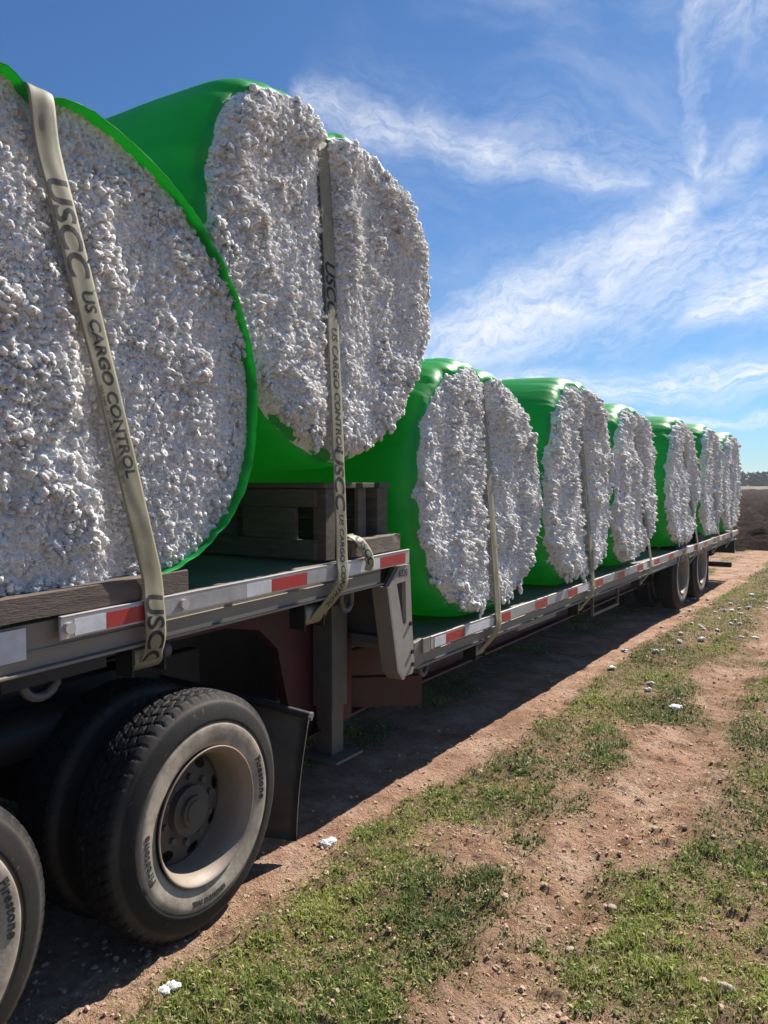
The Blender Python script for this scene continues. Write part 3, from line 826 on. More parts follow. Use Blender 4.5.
# decks
d = MB(); d.box(-1.235, 1.235, -1.6, Y_STEP - .03, -.06, -.012, zU); d.build('upper_deck', M['deck'], TR)
d = MB(); d.box(-1.235, 1.235, Y_STEP, Y_END, -.06, -.012, zL); d.build('lower_deck', M['deck'], TR)

def side(y0, y1, zf, sgn, fr_y0=None, fr_y1=None):
    fr_y1 = fr_y1 or y1
    X = lambda a, b: (min(a * sgn, b * sgn), max(a * sgn, b * sgn))
    s = MB()
    s.box(*X(1.20, 1.248), fr_y0 if fr_y0 is not None else y0, fr_y1, -.165, -.004, zf)       # channel
    s.box(*X(1.205, 1.272), fr_y0 if fr_y0 is not None else y0, fr_y1, -.178, -.166, zf)      # lower flange
    s.box(*X(1.2485, 1.256), fr_y0 if fr_y0 is not None else y0, fr_y1, -.105, -.098, zf)     # rib
    r = s.build('side_rail', M['frame'], TR, bevel=.003)
    q = MB(); q.box(*X(XR - .014, XR), y0, y1, -.076, .004, zf); q.box(*X(XR - .016, XR + .003), y0, y1, .0045, .010, zf)
    rr = q.build('rub_rail', M['alu'], r, bevel=.002)
    q = MB(); y = y0 + .06
    while y < y1:
        q = MB(); q.cyl((1.249 * sgn, y, zf(y) - .036), ((XR - .0145) * sgn, y, zf(y) - .036), .019, 10); y += .44
        if sgn > 0: q.build('spool', M['frame'], r)
    return r
rU = side(1.645, Y_STEP - .03, zU, 1, -1.6, 3.78); side(1.645, Y_STEP - .03, zU, -1, -1.6, 3.78)
rL = side(4.30, Y_END, zL, 1, Y_STEP + .10); side(4.30, Y_END, zL, -1, Y_STEP + .10)
# tape
t = MB()
def tp(y0, y1, mi, zf): t.box(XR + .0005, XR + .003, y0, y1, -.068, -.008, zf, mi)
for y0, y1, mi in [(1.70, 1.834, 0), (1.836, 2.10, 1), (2.115, 2.30, 2), (2.30, 2.594, 2), (2.596, 2.764, 0), (2.766, 3.03, 1), (3.032, 3.27, 2), (3.27, 3.36, 0), (3.36, 3.70, 0), (3.702, 3.98, 1)]: tp(y0, y1, mi, zU)
t.build('reflective_tape', [M['tapew'], M['taper'], M['tapeg']], rU)
t = MB(); y = 4.345; k = 0
tp(y, 4.495, 0, zL); tp(4.497, 4.77, 1, zL); y = 4.772
while y < Y_END - .4:
    tp(y, y + .50, 2 if k % 3 else 0, zL); tp(y + .502, y + .77, 1, zL); y += .772; k += 1
t.build('reflective_tape', [M['tapew'], M['taper'], M['tapeg']], rL)
b_ = MB(); b_.box(1.2565, 1.259, .55, 1.535, -.125, -.012, zU); b_.build('marker_plate', M['tapew'], rU, bevel=.002)
for y in (1.672, 2.21):
    b_ = MB(); b_.cyl((XR + .001, y, zU(y) - .035), (XR + .022, y, zU(y) - .035), .021, 14); b_.build('bolt', M['alu'], rU, smooth=True)
b_ = MB(); b_.box(1.2495, 1.262, 1.44, 1.86, -.225, -.17, zU); b_.build('wear_plate', M['black'], rU, bevel=.003)
# tie-down hooks
def hook(y, z, x, w=.075, hgt=.09):
    h = MB(); P = [(x, y - w, z)]
    for a in np.linspace(PI, 2 * PI, 9): P.append((x, y + w * math.cos(a), z - hgt + w * math.sin(a)))
    P.append((x, y + w, z)); h.tube(P, .017, 8); h.build('tie_down_loop', M['grey'], TR, smooth=True)
hook(1.60, zU(1.5) - .18, 1.235, .07, .025); hook(3.50, zU(3.5) - .18, 1.20, .05, .06); hook(4.36, zL(4.4) - .16, 1.2, .045, .06)
# white light streaks are real: the gap between rail and rub rail lets the sun through
# step bracket plate
o_ = [(3.815, 1.275), (3.935, 1.388), (4.055, 1.392), (4.085, 1.0), (4.115, .755), (4.09, .70), (3.98, .70), (3.93, .75)]
i_ = [(3.905, 1.285), (4.005, 1.29), (4.015, 1.04), (3.995, 1.02), (3.975, 1.035)]
def plate_with_slot(outer, inner, x0, x1):
    import bmesh
    bm = bmesh.new()
    def loop(poly, x):
        vs = [bm.verts.new((x, y - 8, z)) for y, z in poly]
        return vs, [bm.edges.new((vs[k], vs[(k + 1) % len(vs)])) for k in range(len(vs))]
    for x in (x0, x1):
        a, ea = loop(outer, x); b, eb = loop(inner, x)
        bmesh.ops.triangle_fill(bm, use_beauty=True, edges=ea + eb)
        if x == x0: A, B = a, b
    for p, q in ((A, a), (B, b)):
        for k in range(len(p)): bm.faces.new((p[k], p[(k + 1) % len(p)], q[(k + 1) % len(p)], q[k]))
    bmesh.ops.recalc_face_normals(bm, faces=bm.faces)
    me = bpy.data.meshes.new('step_bracket'); bm.to_mesh(me); bm.free(); me.materials.append(M['bracket'])
    return me
M['bracket'] = surf('beige_grey_bracket_paint', (.36, .33, .29), .6, 0, .08, 5, (.27, .22, .17), .6, 4, .05, 60)
for sg_ in (1, -1):
    bk = link('step_bracket', plate_with_slot(o_, i_, 1.255 * sg_, 1.283 * sg_), TR)
    w_ = MB(); w_.prism([(3.798, 1.275), (3.814, 1.275), (3.929, .75), (3.979, .70), (4.0, .698), (4.0, .684), (3.97, .684), (3.914, .745)], min(1.17 * sg_, 1.2835 * sg_), max(1.17 * sg_, 1.2835 * sg_))
    w_.build('flange', M['frame'], bk)
    for y, z in ((4.06, 1.02), (4.08, .84), (4.085, .76)):
        c_ = MB(); c_.cyl((1.2835 * sg_, y, z), (1.294 * sg_, y, z), .014, 10); c_.build('bolt', M['black'], bk)
    if sg_ > 0:
        V, F = text_mesh('6330', .060, 0, .001, 0, 1.0)
        poly_obj('lettering', [(1.2842, 3.925 + p[0] * .85, 1.325 + p[1] - p[0] * .02) for p in (V)], F, M['ink'], bk).location = (0, -8, 0)
g_ = MB(); g_.prism([(4.118, .885), (4.22, .90), (4.225, .74), (4.118, .72)], 1.20, 1.279); g_.box(1.279, 1.296, 4.20, 4.29, -.085, .012, zL); g_.build('corner_gusset', M['frame'], TR, bevel=.003)
# step wall and cross frame
w_ = MB(); w_.box(-1.19, 1.19, 3.98, 4.02, .93, 1.40); w_.box(-1.19, 1.19, 3.90, 3.978, .90, .95); w_.build('step_wall', M['grey'], TR, bevel=.004)
# main beams
for sx in (1, -1):
    x0, x1 = sorted((.80 * sx, .86 * sx))
    m_ = MB()
    m_.prism([(-1.5, 1.06), (2.9, 1.13), (3.15, 1.08), (3.30, .95), (3.42, .50), (3.50, .40), (4.4, .44), (16.1, .52), (16.1, .86), (4.05, .80), (3.75, .95), (3.65, 1.25), (3.55, 1.36), (-1.5, 1.24)], x0, x1)
    x0, x1 = sorted((.76 * sx, .93 * sx))
    m_.prism([(4.2, .425), (16.1, .505), (16.1, .52), (4.2, .44)], x0, x1)
    m_.prism([(3.50, .385), (4.2, .425), (4.2, .44), (3.50, .40)], x0, x1)
    m_.build('main_beam', M['maroon'], TR)
for y in list(np.arange(-1.3, 3.6, .42)) + list(np.arange(4.5, 16.0, .62)):
    c_ = MB(); c_.box(-1.19, 1.19, y, y + .06, -.15, -.062, zU if y < 4 else zL); c_.build('crossmember', M['grey'], TR)
c_ = MB(); c_.box(-.79, .79, 3.36, 3.40, .62, 1.30); c_.build('blackout_panel', M['black'], TR)  # added black panel, hides sunlit ground so the space below stays dark
c_ = MB(); c_.box(-.75, .75, .4, 2.6, 1.065, 1.075); c_.build('coupler_plate', M['black'], TR)
# angled maroon guard below the bracket
q = MB(); q.box(-.26, .26, -.03, .03, -.10, .10); a = R(42); c, s = math.cos(a), math.sin(a)
q.v = [(x * c - y * s + 1.0, x * s + y * c + 4.17, z + .53) for x, y, z in q.v]
q.build('maroon_guard', M['maroon'], TR, bevel=.004)
q = MB(); q.box(.70, .95, 3.62, 3.90, .43, .93); q.build('suspension_box', M['maroon'], TR, bevel=.006)
q = MB(); q.prism([(3.87, 1.27), (3.95, 1.37), (4.05, 1.37), (4.115, 1.30), (4.115, .78), (3.96, .78)], 1.19, 1.20); q.build('dark_slot_backing', M['black'], TR)  # black plate added behind the bracket slot so the opening shows dark
# landing legs
for sx in (1, -1):
    l = MB(); x = .95 * sx
    l.box(x - .075, x + .075, 3.60, 3.75, .55, 1.33); leg = l.build('landing_leg', M['grey'], TR, bevel=.006)
    l = MB(); l.box(x - .058, x + .058, 3.617, 3.733, .262, .56); l.build('inner_tube', M['grey'], leg, bevel=.004)
    l = MB(); l.box(x - .15, x + .15, 3.54, 3.81, .245, .262); l.build('foot', M['grey'], leg, bevel=.004)
l = MB(); l.tube([(-.87, 3.70, .75), (.87, 3.70, .75)], .03, 8); l.build('cross_brace', M['grey'], TR)
l = MB(); l.tube([(.99, 3.53, 1.24), (1.19, 3.50, 1.27)], .018, 8); l.box(1.02, 1.16, 3.44, 3.60, 1.20, 1.33); l.build('crank_gearbox', M['black'], TR, bevel=.006)
# winches
for (wx, wy, wz), i in WIN:
    w_ = MB(); zt_ = (zU if wy < Y_STEP else zL)(wy)
    w_.box(wx - .06, wx + .045, wy - .085, wy - .075, wz - .05, zt_ - .18); w_.box(wx - .06, wx + .045, wy + .075, wy + .085, wz - .05, zt_ - .18)
    w_.box(wx - .0595, wx + .0445, wy - .0745, wy + .0745, zt_ - .19, zt_ - .181); wn = w_.build('winch', M['black'], TR, bevel=.003)
    w_ = MB(); w_.cyl((wx - .01, wy - .07, wz + .02), (wx - .01, wy + .07, wz + .02), .055, 20); w_.build('strap_roll', M['strap'], wn, smooth=True)
    w_ = MB(); w_.cyl((wx - .01, wy + .086, wz + .02), (wx - .01, wy + .135, wz + .02), .035, 14); w_.build('drum_cap', M['grey'], wn, smooth=True)
# under-deck rack and boxes on the lower deck side
k_ = MB()
for y in (8.0, 8.9): k_.box(1.12, 1.15, y, y + .03, .50, .72)
k_.box(1.1201, 1.1501, 7.999, 8.931, .47, .501); k_.build('side_rack', M['grey'], TR, bevel=.003)
k_ = MB(); k_.box(1.05, 1.12, 6.1, 7.0, .62, .70); k_.build('winch_track', M['frame'], TR, bevel=.003)
# rear end
q = MB(); q.box(-1.25, 1.25, Y_END - .10, Y_END, .52, .86); q.build('rear_sill', M['black'], TR, bevel=.004)
q = MB(); q.box(-1.2, 1.2, Y_END - .12, Y_END - .02, .24, .34)
for x in (-.7, .7): q.box(x - .05, x + .05, Y_END - .10, Y_END - .04, .34, .52)
q.build('rear_guard', M['black'], TR, bevel=.004)
for x in (-1.05, 1.05):
    q = MB(); q.cyl((x, Y_END + .001, .68), (x, Y_END + .03, .68), .055, 16); q.build('tail_lamp', M['lamp'], TR, smooth=True)

# ------------------------------------------------------------------ wheels
RT = .525
def tyre_mesh():
    out = [(.030, .288), (.010, .300), (.003, .320), (.000, .345), (-.003, .365), (-.003, .385), (-.001, .391), (.004, .395), (.004, .400), (.000, .404), (.001, .416), (.006, .436), (.013, .458), (.021, .478), (.026, .486), (.029, .488), (.033, .497), (.040, .508), (.047, .515)]
    tread = [(w, RT + .006 * (1 - ((w - .14) / .09) ** 2) - .004) for w in np.linspace(.052, .228, 52)]
    inn = [(.28 - w, r) for w, r in out[::-1]]
    prof = np.array(out + tread + inn); n = 500
    th = np.linspace(0, 2 * PI, n, endpoint=False)
    V = np.zeros((n, len(prof), 3))
    for j, (w, r) in enumerate(prof):
        rr = np.full(n, r)
        if r > .500:
            wc = (w - .14) / .092
            zig = .05 * np.where((th * 56 / (2 * PI)) % 1 < .5, 1, -1)
            g = np.zeros(n)
            for c0 in (-.62, -.2, .2, .62): g = np.maximum(g, (np.abs(wc - c0 - zig * (1 if c0 > 0 else -1)) < .045))
            ph = (th * 56 / (2 * PI) + wc * .9 * np.sign(wc)) % 1
            g = np.maximum(g, (ph < .13) * (1 if abs(wc) < 1.2 else 0))
            rr = rr - .012 * g
        V[:, j, 0] = -w; V[:, j, 1] = rr * np.cos(th); V[:, j, 2] = rr * np.sin(th)
    # slight bulge at the contact patch
    V[:, :, 2] = np.maximum(V[:, :, 2], -RT + .006)
    return np_mesh('tyre', V.reshape(-1, 3), grid_faces(n, len(prof), True)[:, ::-1], M['tyre'])

def lathe(prof, n, mat, name):
    prof = np.array(prof); th = np.linspace(0, 2 * PI, n, endpoint=False)
    V = np.stack([np.repeat(prof[None, :, 0], n, 0), prof[None, :, 1] * np.cos(th)[:, None], prof[None, :, 1] * np.sin(th)[:, None]], -1)
    return np_mesh(name, V.reshape(-1, 3), grid_faces(n, len(prof), True), mat)
TYRE = tyre_mesh()
RIM = lathe([(-.26, .27), (-.26, .292), (-.245, .292), (-.22, .268), (-.15, .262), (-.045, .266), (-.022, .276), (-.006, .290), (.002, .297), (.005, .294), (.003, .287), (-.010, .278), (-.024, .268), (-.045, .258), (-.10, .252), (-.155, .250), (-.17, .246)], 96, M['rim'], 'rim')
def disc_mesh():
    """recessed disc with ten hand holes"""
    n = 240; prof = [(-.176, .247), (-.165, .238), (-.158, .229), (-.154, .220), (-.151, .212), (-.149, .204), (-.147, .196), (-.145, .188), (-.143, .18), (-.14, .165), (-.135, .155), (-.135, .02)]
    prof = np.array(prof); th = np.linspace(0, 2 * PI, n, endpoint=False)
    V = np.stack([np.repeat(prof[None, :, 0], n, 0), prof[None, :, 1] * np.cos(th)[:, None], prof[None, :, 1] * np.sin(th)[:, None]], -1).reshape(-1, 3)
    F = grid_faces(n, len(prof), True)
    c = V[F].mean(1); rr = np.hypot(c[:, 1], c[:, 2]); a = np.arctan2(c[:, 2], c[:, 1])
    k = (a * 8 / (2 * PI)) % 1
    da = (k - .5) * 2 * PI / 8 * .208
    hole = (da / .036) ** 2 + ((rr - .203) / .024) ** 2 < 1
    return np_mesh('wheel', V, F[~hole], M['disc'])
DISC = disc_mesh()
def hub_mesh():
    m = MB()
    m.tube([(-.136, 0, 0), (-.10, 0, 0)], .108, 28); m.tube([(-.101, 0, 0), (-.080, 0, 0)], .068, 24); m.tube([(-.0801, 0, 0), (-.074, 0, 0)], .05, 24)
    for k in range(10):
        a = 2 * PI * k / 10 + .2; y, z = .142 * math.cos(a), .142 * math.sin(a)
        m.tube([(-.136, y, z), (-.115, y, z)], .015, 6)
    return m
def wheel_lettering():
    out = []
    for txt, a0, size, rad in (('Firestone', R(206), .050, .344), ('Firestone', R(26), .050, .344), ('HIGHWAY FUEL', R(285), .026, .352)):
        V, F = text_mesh(txt, size, .0, .0012, .0012, 1.08)
        # text turns clockwise round the wheel, tops outward
        ang = a0 - (V[:, 0]) / rad; rr = rad + V[:, 1]
        V = np.stack([.0015 + V[:, 2] + np.interp(rr, [.32, .345, .365, .40], [-.003, 0, .003, .001]), rr * np.cos(ang), rr * np.sin(ang)], -1)
        me = bpy.data.meshes.new('tyre_lettering'); me.from_pydata([tuple(map(float, p)) for p in V], [], F); me.materials.append(M['tyreink'])
        out.append(me)
    return out
M['tyreink'] = surf('worn_black_letters', (.05, .045, .04), .7, 0, .2, 20)
LETTERS = wheel_lettering()
def wheel(parent, x, y, z, rot=0, letters=False, out=1, inner=False, ws=1.0):
    w = link('wheel', DISC, parent, (x - rootloc(parent)[0], y - rootloc(parent)[1], z - rootloc(parent)[2]))
    w.rotation_euler = (rot, 0, 0 if out > 0 else PI)
    w.scale = (ws, ws, ws)
    t = link('tyre', TYRE, w); t.rotation_euler = (-rot, 0, 0)      # flat spot stays down
    link('rim', RIM, w)
    if not inner:
        if HUB: link('hub', HUB[0], w)
        else:
            h = hub_mesh().build('hub', M['disc'], w, smooth=True, base=(0, 0, 0)); HUB.append(h.data)
    if letters:
        for lm in LETTERS:
            l = link('tyre_lettering', lm, w); l.rotation_euler = (-rot, 0, 0)
    return w
HUB = []
WX = 1.255
for k, y in enumerate((11.75, 13.10)):
    for sx in (1, -1):
        wheel(TR, WX * sx, y, RT + .035, .3 * k, False, sx); wheel(TR, (WX - .345) * sx, y, RT + .035, .1, False, sx, True)
    a_ = MB(); a_.tube([(-1.1, y, RT + .03), (1.1, y, RT + .03)], .065, 12); a_.build('axle', M['black'], TR)
for sx in (1, -1):
    f_ = MB(); f_.box(min(.62 * sx, 1.22 * sx), max(.62 * sx, 1.22 * sx), 13.80, 13.81, .12, .75); f_.build('mud_flap', M['flap'], TR)

# ------------------------------------------------------------------ the tractor (rear end in view)
TK = thing('truck_tractor', 'dark rear end of the truck tractor with dual tyres under the front of the trailer', 'truck', (0, 2.165, 0))
YD = (.915, 2.165)
for k, y in enumerate(YD):
    for sx in (1, -1):
        wheel(TK, WX * sx, y, RT * .965 - .006, .25 + .4 * k, True, sx, ws=.965); wheel(TK, (WX - .345) * sx, y, RT * .965 - .006, .1, False, sx, True, .965)
    a_ = MB(); a_.tube([(-1.1, y, RT), (1.1, y, RT)], .075, 12); a_.tube([(-.17, y, RT), (.17, y, RT)], .2, 14); a_.build('axle', M['black'], TK)
f_ = MB()
for sx in (1, -1): f_.box(.40 * sx - .04, .40 * sx + .04, -4.5, 2.98, .62, .97)
for y in (-1.5, .2, 1.5, 2.9): f_.box(-.36, .36, y, y + .08, .72, .93)
f_.build('frame_rail', M['black'], TK, bevel=.005)
f_ = MB(); f_.box(-.5, .5, .95, 1.95, .98, 1.05); f_.box(-.45, .45, 1.1, 1.8, .9, .979); f_.build('fifth_wheel', M['black'], TK, bevel=.01)
f_ = MB()
for sx in (1, -1): f_.tube([(.62 * sx, .3, .86), (.62 * sx, 2.3, .86)], .10, 16)
f_.build('air_tank', M['black'], TK, smooth=True)
for sx in (1, -1):
    h_ = MB(); h_.tube([(.44 * sx, 2.69, .86), (.75 * sx, 2.81, .80), (1.20 * sx, 2.97, .70)], .021, 10)
    hb = h_.build('flap_hanger', M['black'], TK, smooth=True)
    h_ = MB(); h_.tube([(1.20 * sx, 2.97, .70), (1.215 * sx, 2.975, .697)], .022, 12); h_.build('end_cap', M['chrome'], hb, smooth=True)
    # flap hangs from the bar, swings forward a little at its foot
    n1, n2 = 14, 12; V = []
    for i in range(n1):
        s = i / (n1 - 1); X = .62 + .57 * s; Yt = 2.755 + .215 * s; Zt = .825 - .135 * s
        for j in range(n2):
            q = j / (n2 - 1)
            V.append(((X) * sx, Yt - .10 * q - .03 * math.sin(q * PI) + .012 * math.sin(s * 7 + q * 3), Zt + (.085 - Zt) * q))
    V = np.array(V) - [0, 2.165, 0]; V2 = V + [0, .008, 0]
    F = grid_faces(n1, n2); nn = len(V)
    rimi = [i * n2 for i in range(n1)] + [(n1 - 1) * n2 + j for j in range(1, n2)] + [i * n2 + n2 - 1 for i in range(n1 - 2, -1, -1)] + [j for j in range(n2 - 2, 0, -1)]
    FE = np.array([(rimi[k], rimi[(k + 1) % len(rimi)], rimi[(k + 1) % len(rimi)] + nn, rimi[k] + nn) for k in range(len(rimi))])
    link('mud_flap', np_mesh('mud_flap', np.concatenate([V, V2]), np.concatenate([F, F[:, ::-1] + nn, FE]), M['flap']), TK)

TK.location = (.150, 2.170, 0); TK.rotation_euler = (0, 0, R(3.6))     # the tractor stands slightly turned

# ------------------------------------------------------------------ wood on the deck
def rough_beam(name, x0, x1, y0, y1, z0, z1, mat, seed, zf=None, chips=.004, n=60):
    """a sawn timber with worn, chipped edges: a rounded section swept along y"""
    r = np.random.default_rng(seed)
    cx, cz, hx, hz = (x0 + x1) / 2, (z0 + z1) / 2, (x1 - x0) / 2, (z1 - z0) / 2
    sec = []
    for sx, sz in ((1, -1), (1, 1), (-1, 1), (-1, -1)):
        sec += [(sx * hx * (1 - .08), sz * hz) if (sx * sz > 0) else (sx * hx, sz * hz * .9), (sx * hx, sz * hz * .9) if (sx * sz > 0) else (sx * hx * .92, sz * hz)]
    # order the ring by angle
    sec = sorted(sec + [(hx, 0), (-hx, 0), (0, hz), (0, -hz)], key=lambda p: math.atan2(p[1] / hz, p[0] / hx))
    ys = np.linspace(y0, y1, n); m = len(sec); V = []
    for y in ys:
        for j, (a, c) in enumerate(sec):
            e = 1 - chips / min(hx, hz) * 2 * max(0, float(vn(np.array(y * 14 + j * 7.7), np.array(j * 3.1), seed)) - .45) * (1 if abs(a) > .5 * hx and abs(c) > .5 * hz else .25)
            V.append((cx + a * e, y, cz + c * e + (zf(y) if zf else 0)))
    F = [(i * m + j, i * m + (j + 1) % m, (i + 1) * m + (j + 1) % m, (i + 1) * m + j) for i in range(n - 1) for j in range(m)]
    F += [tuple(range(m)), tuple(range((n - 1) * m, n * m))]
    mb = MB(); mb.add(V, F)
    return mb
o = rough_beam('timber', 1.185, 1.284, -.6, 2.255, .012, .105, None, 3, zU).build('timber_beam', M['timber'])
tag(o, 'long dark brown timber beam on the deck edge in front of the nearest bale', 'timber')
o = rough_beam('block', 1.17, 1.275, 3.46, 3.955, .012, .112, None, 9, zU, .012, 40).build('timber_block', M['oldwood'], smooth=False)
tag(o, 'short weathered grey timber block with split end on the deck edge beside the crate', 'timber')
CR = thing('wooden_crate', 'weathered open wooden crate propping up the highest bale', 'crate', (0, 3.68, zU(3.68)))
zc = zU(3.68) - .008
def board(name, *a):
    q = MB(); q.box(*a); return q.build(name, M['pallet'], CR, bevel=.004)
for x in (1.10, .35, -.4, -1.14):
    for y in (3.385, 3.90): board('post', x - .045, x + .045, y, y + .085, zc, zc + .405)
for z0, z1 in ((.005, .115), (.30, .40)):
    board('front_board', -1.14, 1.10, 3.345, 3.384, zc + z0, zc + z1)
board('front_board', .55, .95, 3.352, 3.384, zc + .118, zc + .297)
board('front_board', -.6, -.15, 3.352, 3.384, zc + .118, zc + .297)
for z0, z1 in ((.005, .105), (.108, .20), (.203, .297), (.30, .40)): board('back_board', -1.14, 1.14, 3.986, 4.02, zc + z0, zc + z1)
for y in (3.345, 3.53, 3.72, 3.90): board('top_board', -1.16, 1.16, y, y + .125, zc + .406, zc + .436)
board('side_board', 1.10, 1.13, 3.72, 3.80, zc + .0, zc + .404)
board('side_board', 1.02, 1.06, 3.52, 3.60, zc + .0, zc + .404)

# ------------------------------------------------------------------ light, sky, camera
SUN_EL, SUN_AZ = 44.0, 8.5                    # azimuth from +y towards +x
sd = Vector((math.sin(R(SUN_AZ)) * math.cos(R(SUN_EL)), math.cos(R(SUN_AZ)) * math.cos(R(SUN_EL)), math.sin(R(SUN_EL))))
L_ = bpy.data.lights.new('sun', 'SUN'); L_.energy = 5.0; L_.angle = R(.53); L_.color = (1, .94, .86)
lo = bpy.data.objects.new('sun', L_); COL.objects.link(lo); lo.rotation_euler = sd.to_track_quat('Z', 'Y').to_euler(); lo.location = (4, 12, 20)

W = bpy.data.worlds.new('World'); SC.world = W; W.use_nodes = True
nt = W.node_tree; nt.nodes.clear()
wo = N(nt, 'ShaderNodeOutputWorld'); bg = N(nt, 'ShaderNodeBackground'); nt.links.new(bg.outputs[0], wo.inputs[0])
sk = N(nt, 'ShaderNodeTexSky', sky_type='NISHITA'); sk.sun_disc = False
sk.sun_elevation = R(SUN_EL); sk.sun_rotation = R(SUN_AZ); sk.altitude = 200; sk.air_density = 1.0; sk.dust_density = .3; sk.ozone_density = 1.6
SKY = .047
bg.inputs[1].default_value = SKY
def MA(op, a, b=None, c=None, clamp=False):
    n = N(nt, 'ShaderNodeMath', operation=op); n.use_clamp = clamp
    for k, v in enumerate((a, b, c)):
        if v is None: continue
        if isinstance(v, bpy.types.NodeSocket): nt.links.new(v, n.inputs[k])
        else: n.inputs[k].default_value = v
    return n.outputs[0]
tc = N(nt, 'ShaderNodeTexCoord'); sp = N(nt, 'ShaderNodeSeparateXYZ'); nt.links.new(tc.outputs['Generated'], sp.inputs[0])
dx, dy, dz_ = sp.outputs
az = MA('ARCTAN2', dx, dy)                              # radians, 0 = +y, positive towards +x
hor = MA('SQRT', MA('ADD', MA('MULTIPLY', dx, dx), MA('MULTIPLY', dy, dy)))
el = MA('ARCTAN2', dz_, hor)
cb = N(nt, 'ShaderNodeCombineXYZ'); nt.links.new(az, cb.inputs[0]); nt.links.new(el, cb.inputs[1])
# warp the (azimuth, elevation) plane a little so bands have ragged edges
wn = N(nt, 'ShaderNodeTexNoise'); wn.inputs['Scale'].default_value = 5; wn.inputs['Detail'].default_value = 5; wn.inputs['Roughness'].default_value = .6
nt.links.new(cb.outputs[0], wn.inputs['Vector'])
vs = N(nt, 'ShaderNodeVectorMath', operation='SUBTRACT'); nt.links.new(wn.outputs['Color'], vs.inputs[0]); vs.inputs[1].default_value = (.5, .5, .5)
vm = N(nt, 'ShaderNodeVectorMath', operation='MULTIPLY'); nt.links.new(vs.outputs[0], vm.inputs[0]); vm.inputs[1].default_value = (.16, .11, 0)
va = N(nt, 'ShaderNodeVectorMath', operation='ADD'); nt.links.new(cb.outputs[0], va.inputs[0]); nt.links.new(vm.outputs[0], va.inputs[1])
PW = va.outputs[0]
def streaks(scale, rot, stretch, detail=8, rough=.6, src=None, dist=.4):
    mp = N(nt, 'ShaderNodeMapping'); mp.inputs['Rotation'].default_value = (0, 0, rot); nt.links.new(src or PW, mp.inputs[0])
    m2 = N(nt, 'ShaderNodeMapping'); m2.inputs['Scale'].default_value = (1, stretch, 1); nt.links.new(mp.outputs[0], m2.inputs[0])
    n = N(nt, 'ShaderNodeTexNoise'); n.inputs['Scale'].default_value = scale; n.inputs['Detail'].default_value = detail
    n.inputs['Roughness'].default_value = rough; n.inputs['Distortion'].default_value = dist
    nt.links.new(m2.outputs[0], n.inputs['Vector']); return n.outputs['Fac']
def rng_(v, a, b, lo=0, hi=1):
    n = N(nt, 'ShaderNodeMapRange', interpolation_type='SMOOTHSTEP')
    nt.links.new(v, n.inputs[0])
    for k, q in zip((1, 2, 3, 4), (a, b, lo, hi)): n.inputs[k].default_value = q
    return n.outputs[0]
def band(p, q, w0, w1):
    """soft mask round the segment p-q given in degrees of (azimuth, elevation); w0/w1 half widths in degrees at the ends"""
    px_, py_ = R(p[0]), R(p[1]); ex, ey = R(q[0] - p[0]), R(q[1] - p[1]); l2 = ex * ex + ey * ey
    s1 = N(nt, 'ShaderNodeSeparateXYZ'); nt.links.new(PW, s1.inputs[0])
    rx = MA('SUBTRACT', s1.outputs[0], px_); ry = MA('SUBTRACT', s1.outputs[1], py_)
    t_ = MA('DIVIDE', MA('ADD', MA('MULTIPLY', rx, ex), MA('MULTIPLY', ry, ey)), l2, clamp=True)
    ux = MA('SUBTRACT', rx, MA('MULTIPLY', t_, ex)); uy = MA('SUBTRACT', ry, MA('MULTIPLY', t_, ey))
    d_ = MA('SQRT', MA('ADD', MA('MULTIPLY', ux, ux), MA('MULTIPLY', uy, uy)))
    wd = MA('ADD', R(w0), MA('MULTIPLY', t_, R(w1 - w0)))
    return rng_(MA('DIVIDE', d_, wd), 0, 1, 1, 0)
CLOUDS = [  # (az, el) -> (az, el), half widths, fibre rotation, fibre stretch, strength
    ((-39, 26.3), (-25, 23), 2.4, 2.4, .22, 3.2, .50),
    ((-25, 23), (-15.5, 19.6), 2.4, 1.1, .28, 3.2, .52),
    ((-31, 9.0), (-14.7, 15.3), 3.2, 4.0, -.35, 3.2, .85),
    ((-17.5, 14.0), (-13, 18.5), 1.7, 1.5, -.3, 2.2, .80),
    ((-13, 18.5), (-8.5, 21.5), 1.7, 1.7, -.5, 2.0, .60),
    ((-12, 20.5), (-11, 32), .9, 1.2, -1.3, 1.7, .62),
    ((-11, 11.5), (2, 14), 2.4, 5.5, -.12, 4.5, .97),
    ((-25, 6.9), (3, 6.8), 1.7, 2.2, -.03, 6.0, .88),
    ((-14, 4.8), (3, 3.4), .5, .6, .05, 7.0, .65),
    ((-9, 29), (2, 20), 6, 7, -.9, 2.4, .40),
    ((-27, 11), (0, 17), 6.5, 9.5, -.3, 3.4, .46),
    ((-36, 25), (-12, 21), 6, 5, .25, 3.6, .22),
]
acc = None
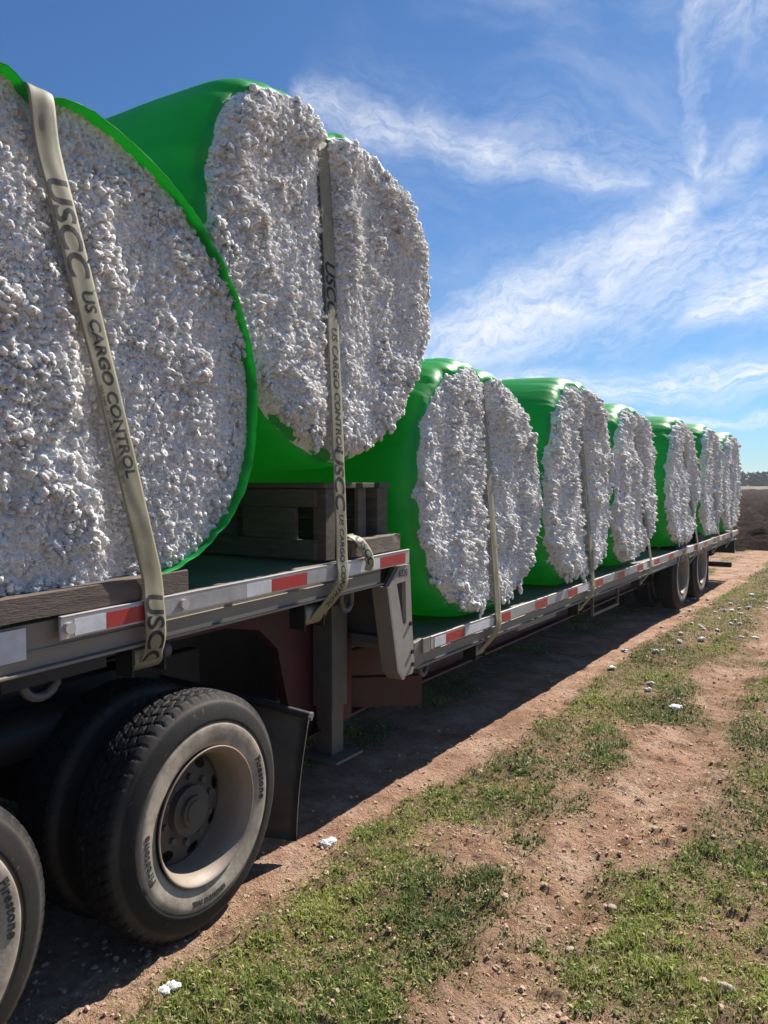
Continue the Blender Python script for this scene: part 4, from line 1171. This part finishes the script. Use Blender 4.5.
for p, q, w0, w1, rot, stv, amt in CLOUDS:
    m = band(p, q, w0, w1)
    s = rng_(streaks(6.5, rot, stv), .18, .62)
    s2 = rng_(streaks(38, rot, stv * .8, 8, .7), .30, .66, .30, 1)
    c = MA('MULTIPLY', MA('MULTIPLY', m, MA('MULTIPLY', s, s2)), amt)
    acc = c if acc is None else MA('SUBTRACT', MA('ADD', acc, c), MA('MULTIPLY', acc, c))
veil = MA('MULTIPLY', MA('MULTIPLY', rng_(streaks(3.2, .3, 2.4), .42, .85), .34), rng_(az, -.75, -.35))
acc = MA('MAXIMUM', acc, MA('MULTIPLY', veil, rng_(el, 0, .25)))
mx = N(nt, 'ShaderNodeMix', data_type='RGBA'); nt.links.new(acc, mx.inputs[0])
CL = 12.5
tint = N(nt, 'ShaderNodeMix', data_type='RGBA', blend_type='MULTIPLY'); tint.inputs[0].default_value = 1
nt.links.new(sk.outputs[0], tint.inputs[6]); tint.inputs[7].default_value = (.56, .91, 1.28, 1)
nt.links.new(tint.outputs[2], mx.inputs[6]); mx.inputs[7].default_value = (CL, CL * 1.02, CL * 1.06, 1)
nt.links.new(mx.outputs[2], bg.inputs[0])

hz = MB(); hz.box(-905, 905, -905, 1205, -2.0, 14.0)
hm = bpy.data.materials.new('thin_blue_haze'); hm.use_nodes = True; hm.node_tree.nodes.clear()
ho = hm.node_tree.nodes.new('ShaderNodeOutputMaterial'); hv = hm.node_tree.nodes.new('ShaderNodeVolumePrincipled')
hv.inputs['Density'].default_value = .0004; hv.inputs['Color'].default_value = (.86, .92, 1, 1); hv.inputs['Anisotropy'].default_value = .2
hm.node_tree.links.new(hv.outputs[0], ho.inputs['Volume'])
tag(hz.build('haze', hm), 'thin pale haze lying over the far field and trees', 'haze', kind='stuff')

cd = bpy.data.cameras.new('camera'); cd.sensor_fit = 'VERTICAL'; cd.sensor_height = 36; cd.lens = 769 / 1024 * 36; cd.clip_end = 5000; cd.clip_start = .05
cam = bpy.data.objects.new('camera', cd); COL.objects.link(cam); cam.location = tuple(CAM)
cam.rotation_euler = (R(90 - 2.24), 0, R(33.4)); SC.camera = cam

SC.view_settings.view_transform = 'Standard'; SC.view_settings.look = 'None'; SC.view_settings.gamma = 1; SC.view_settings.exposure = .82
SC.cycles.max_bounces = 8; SC.cycles.diffuse_bounces = 4; SC.cycles.use_denoising = True
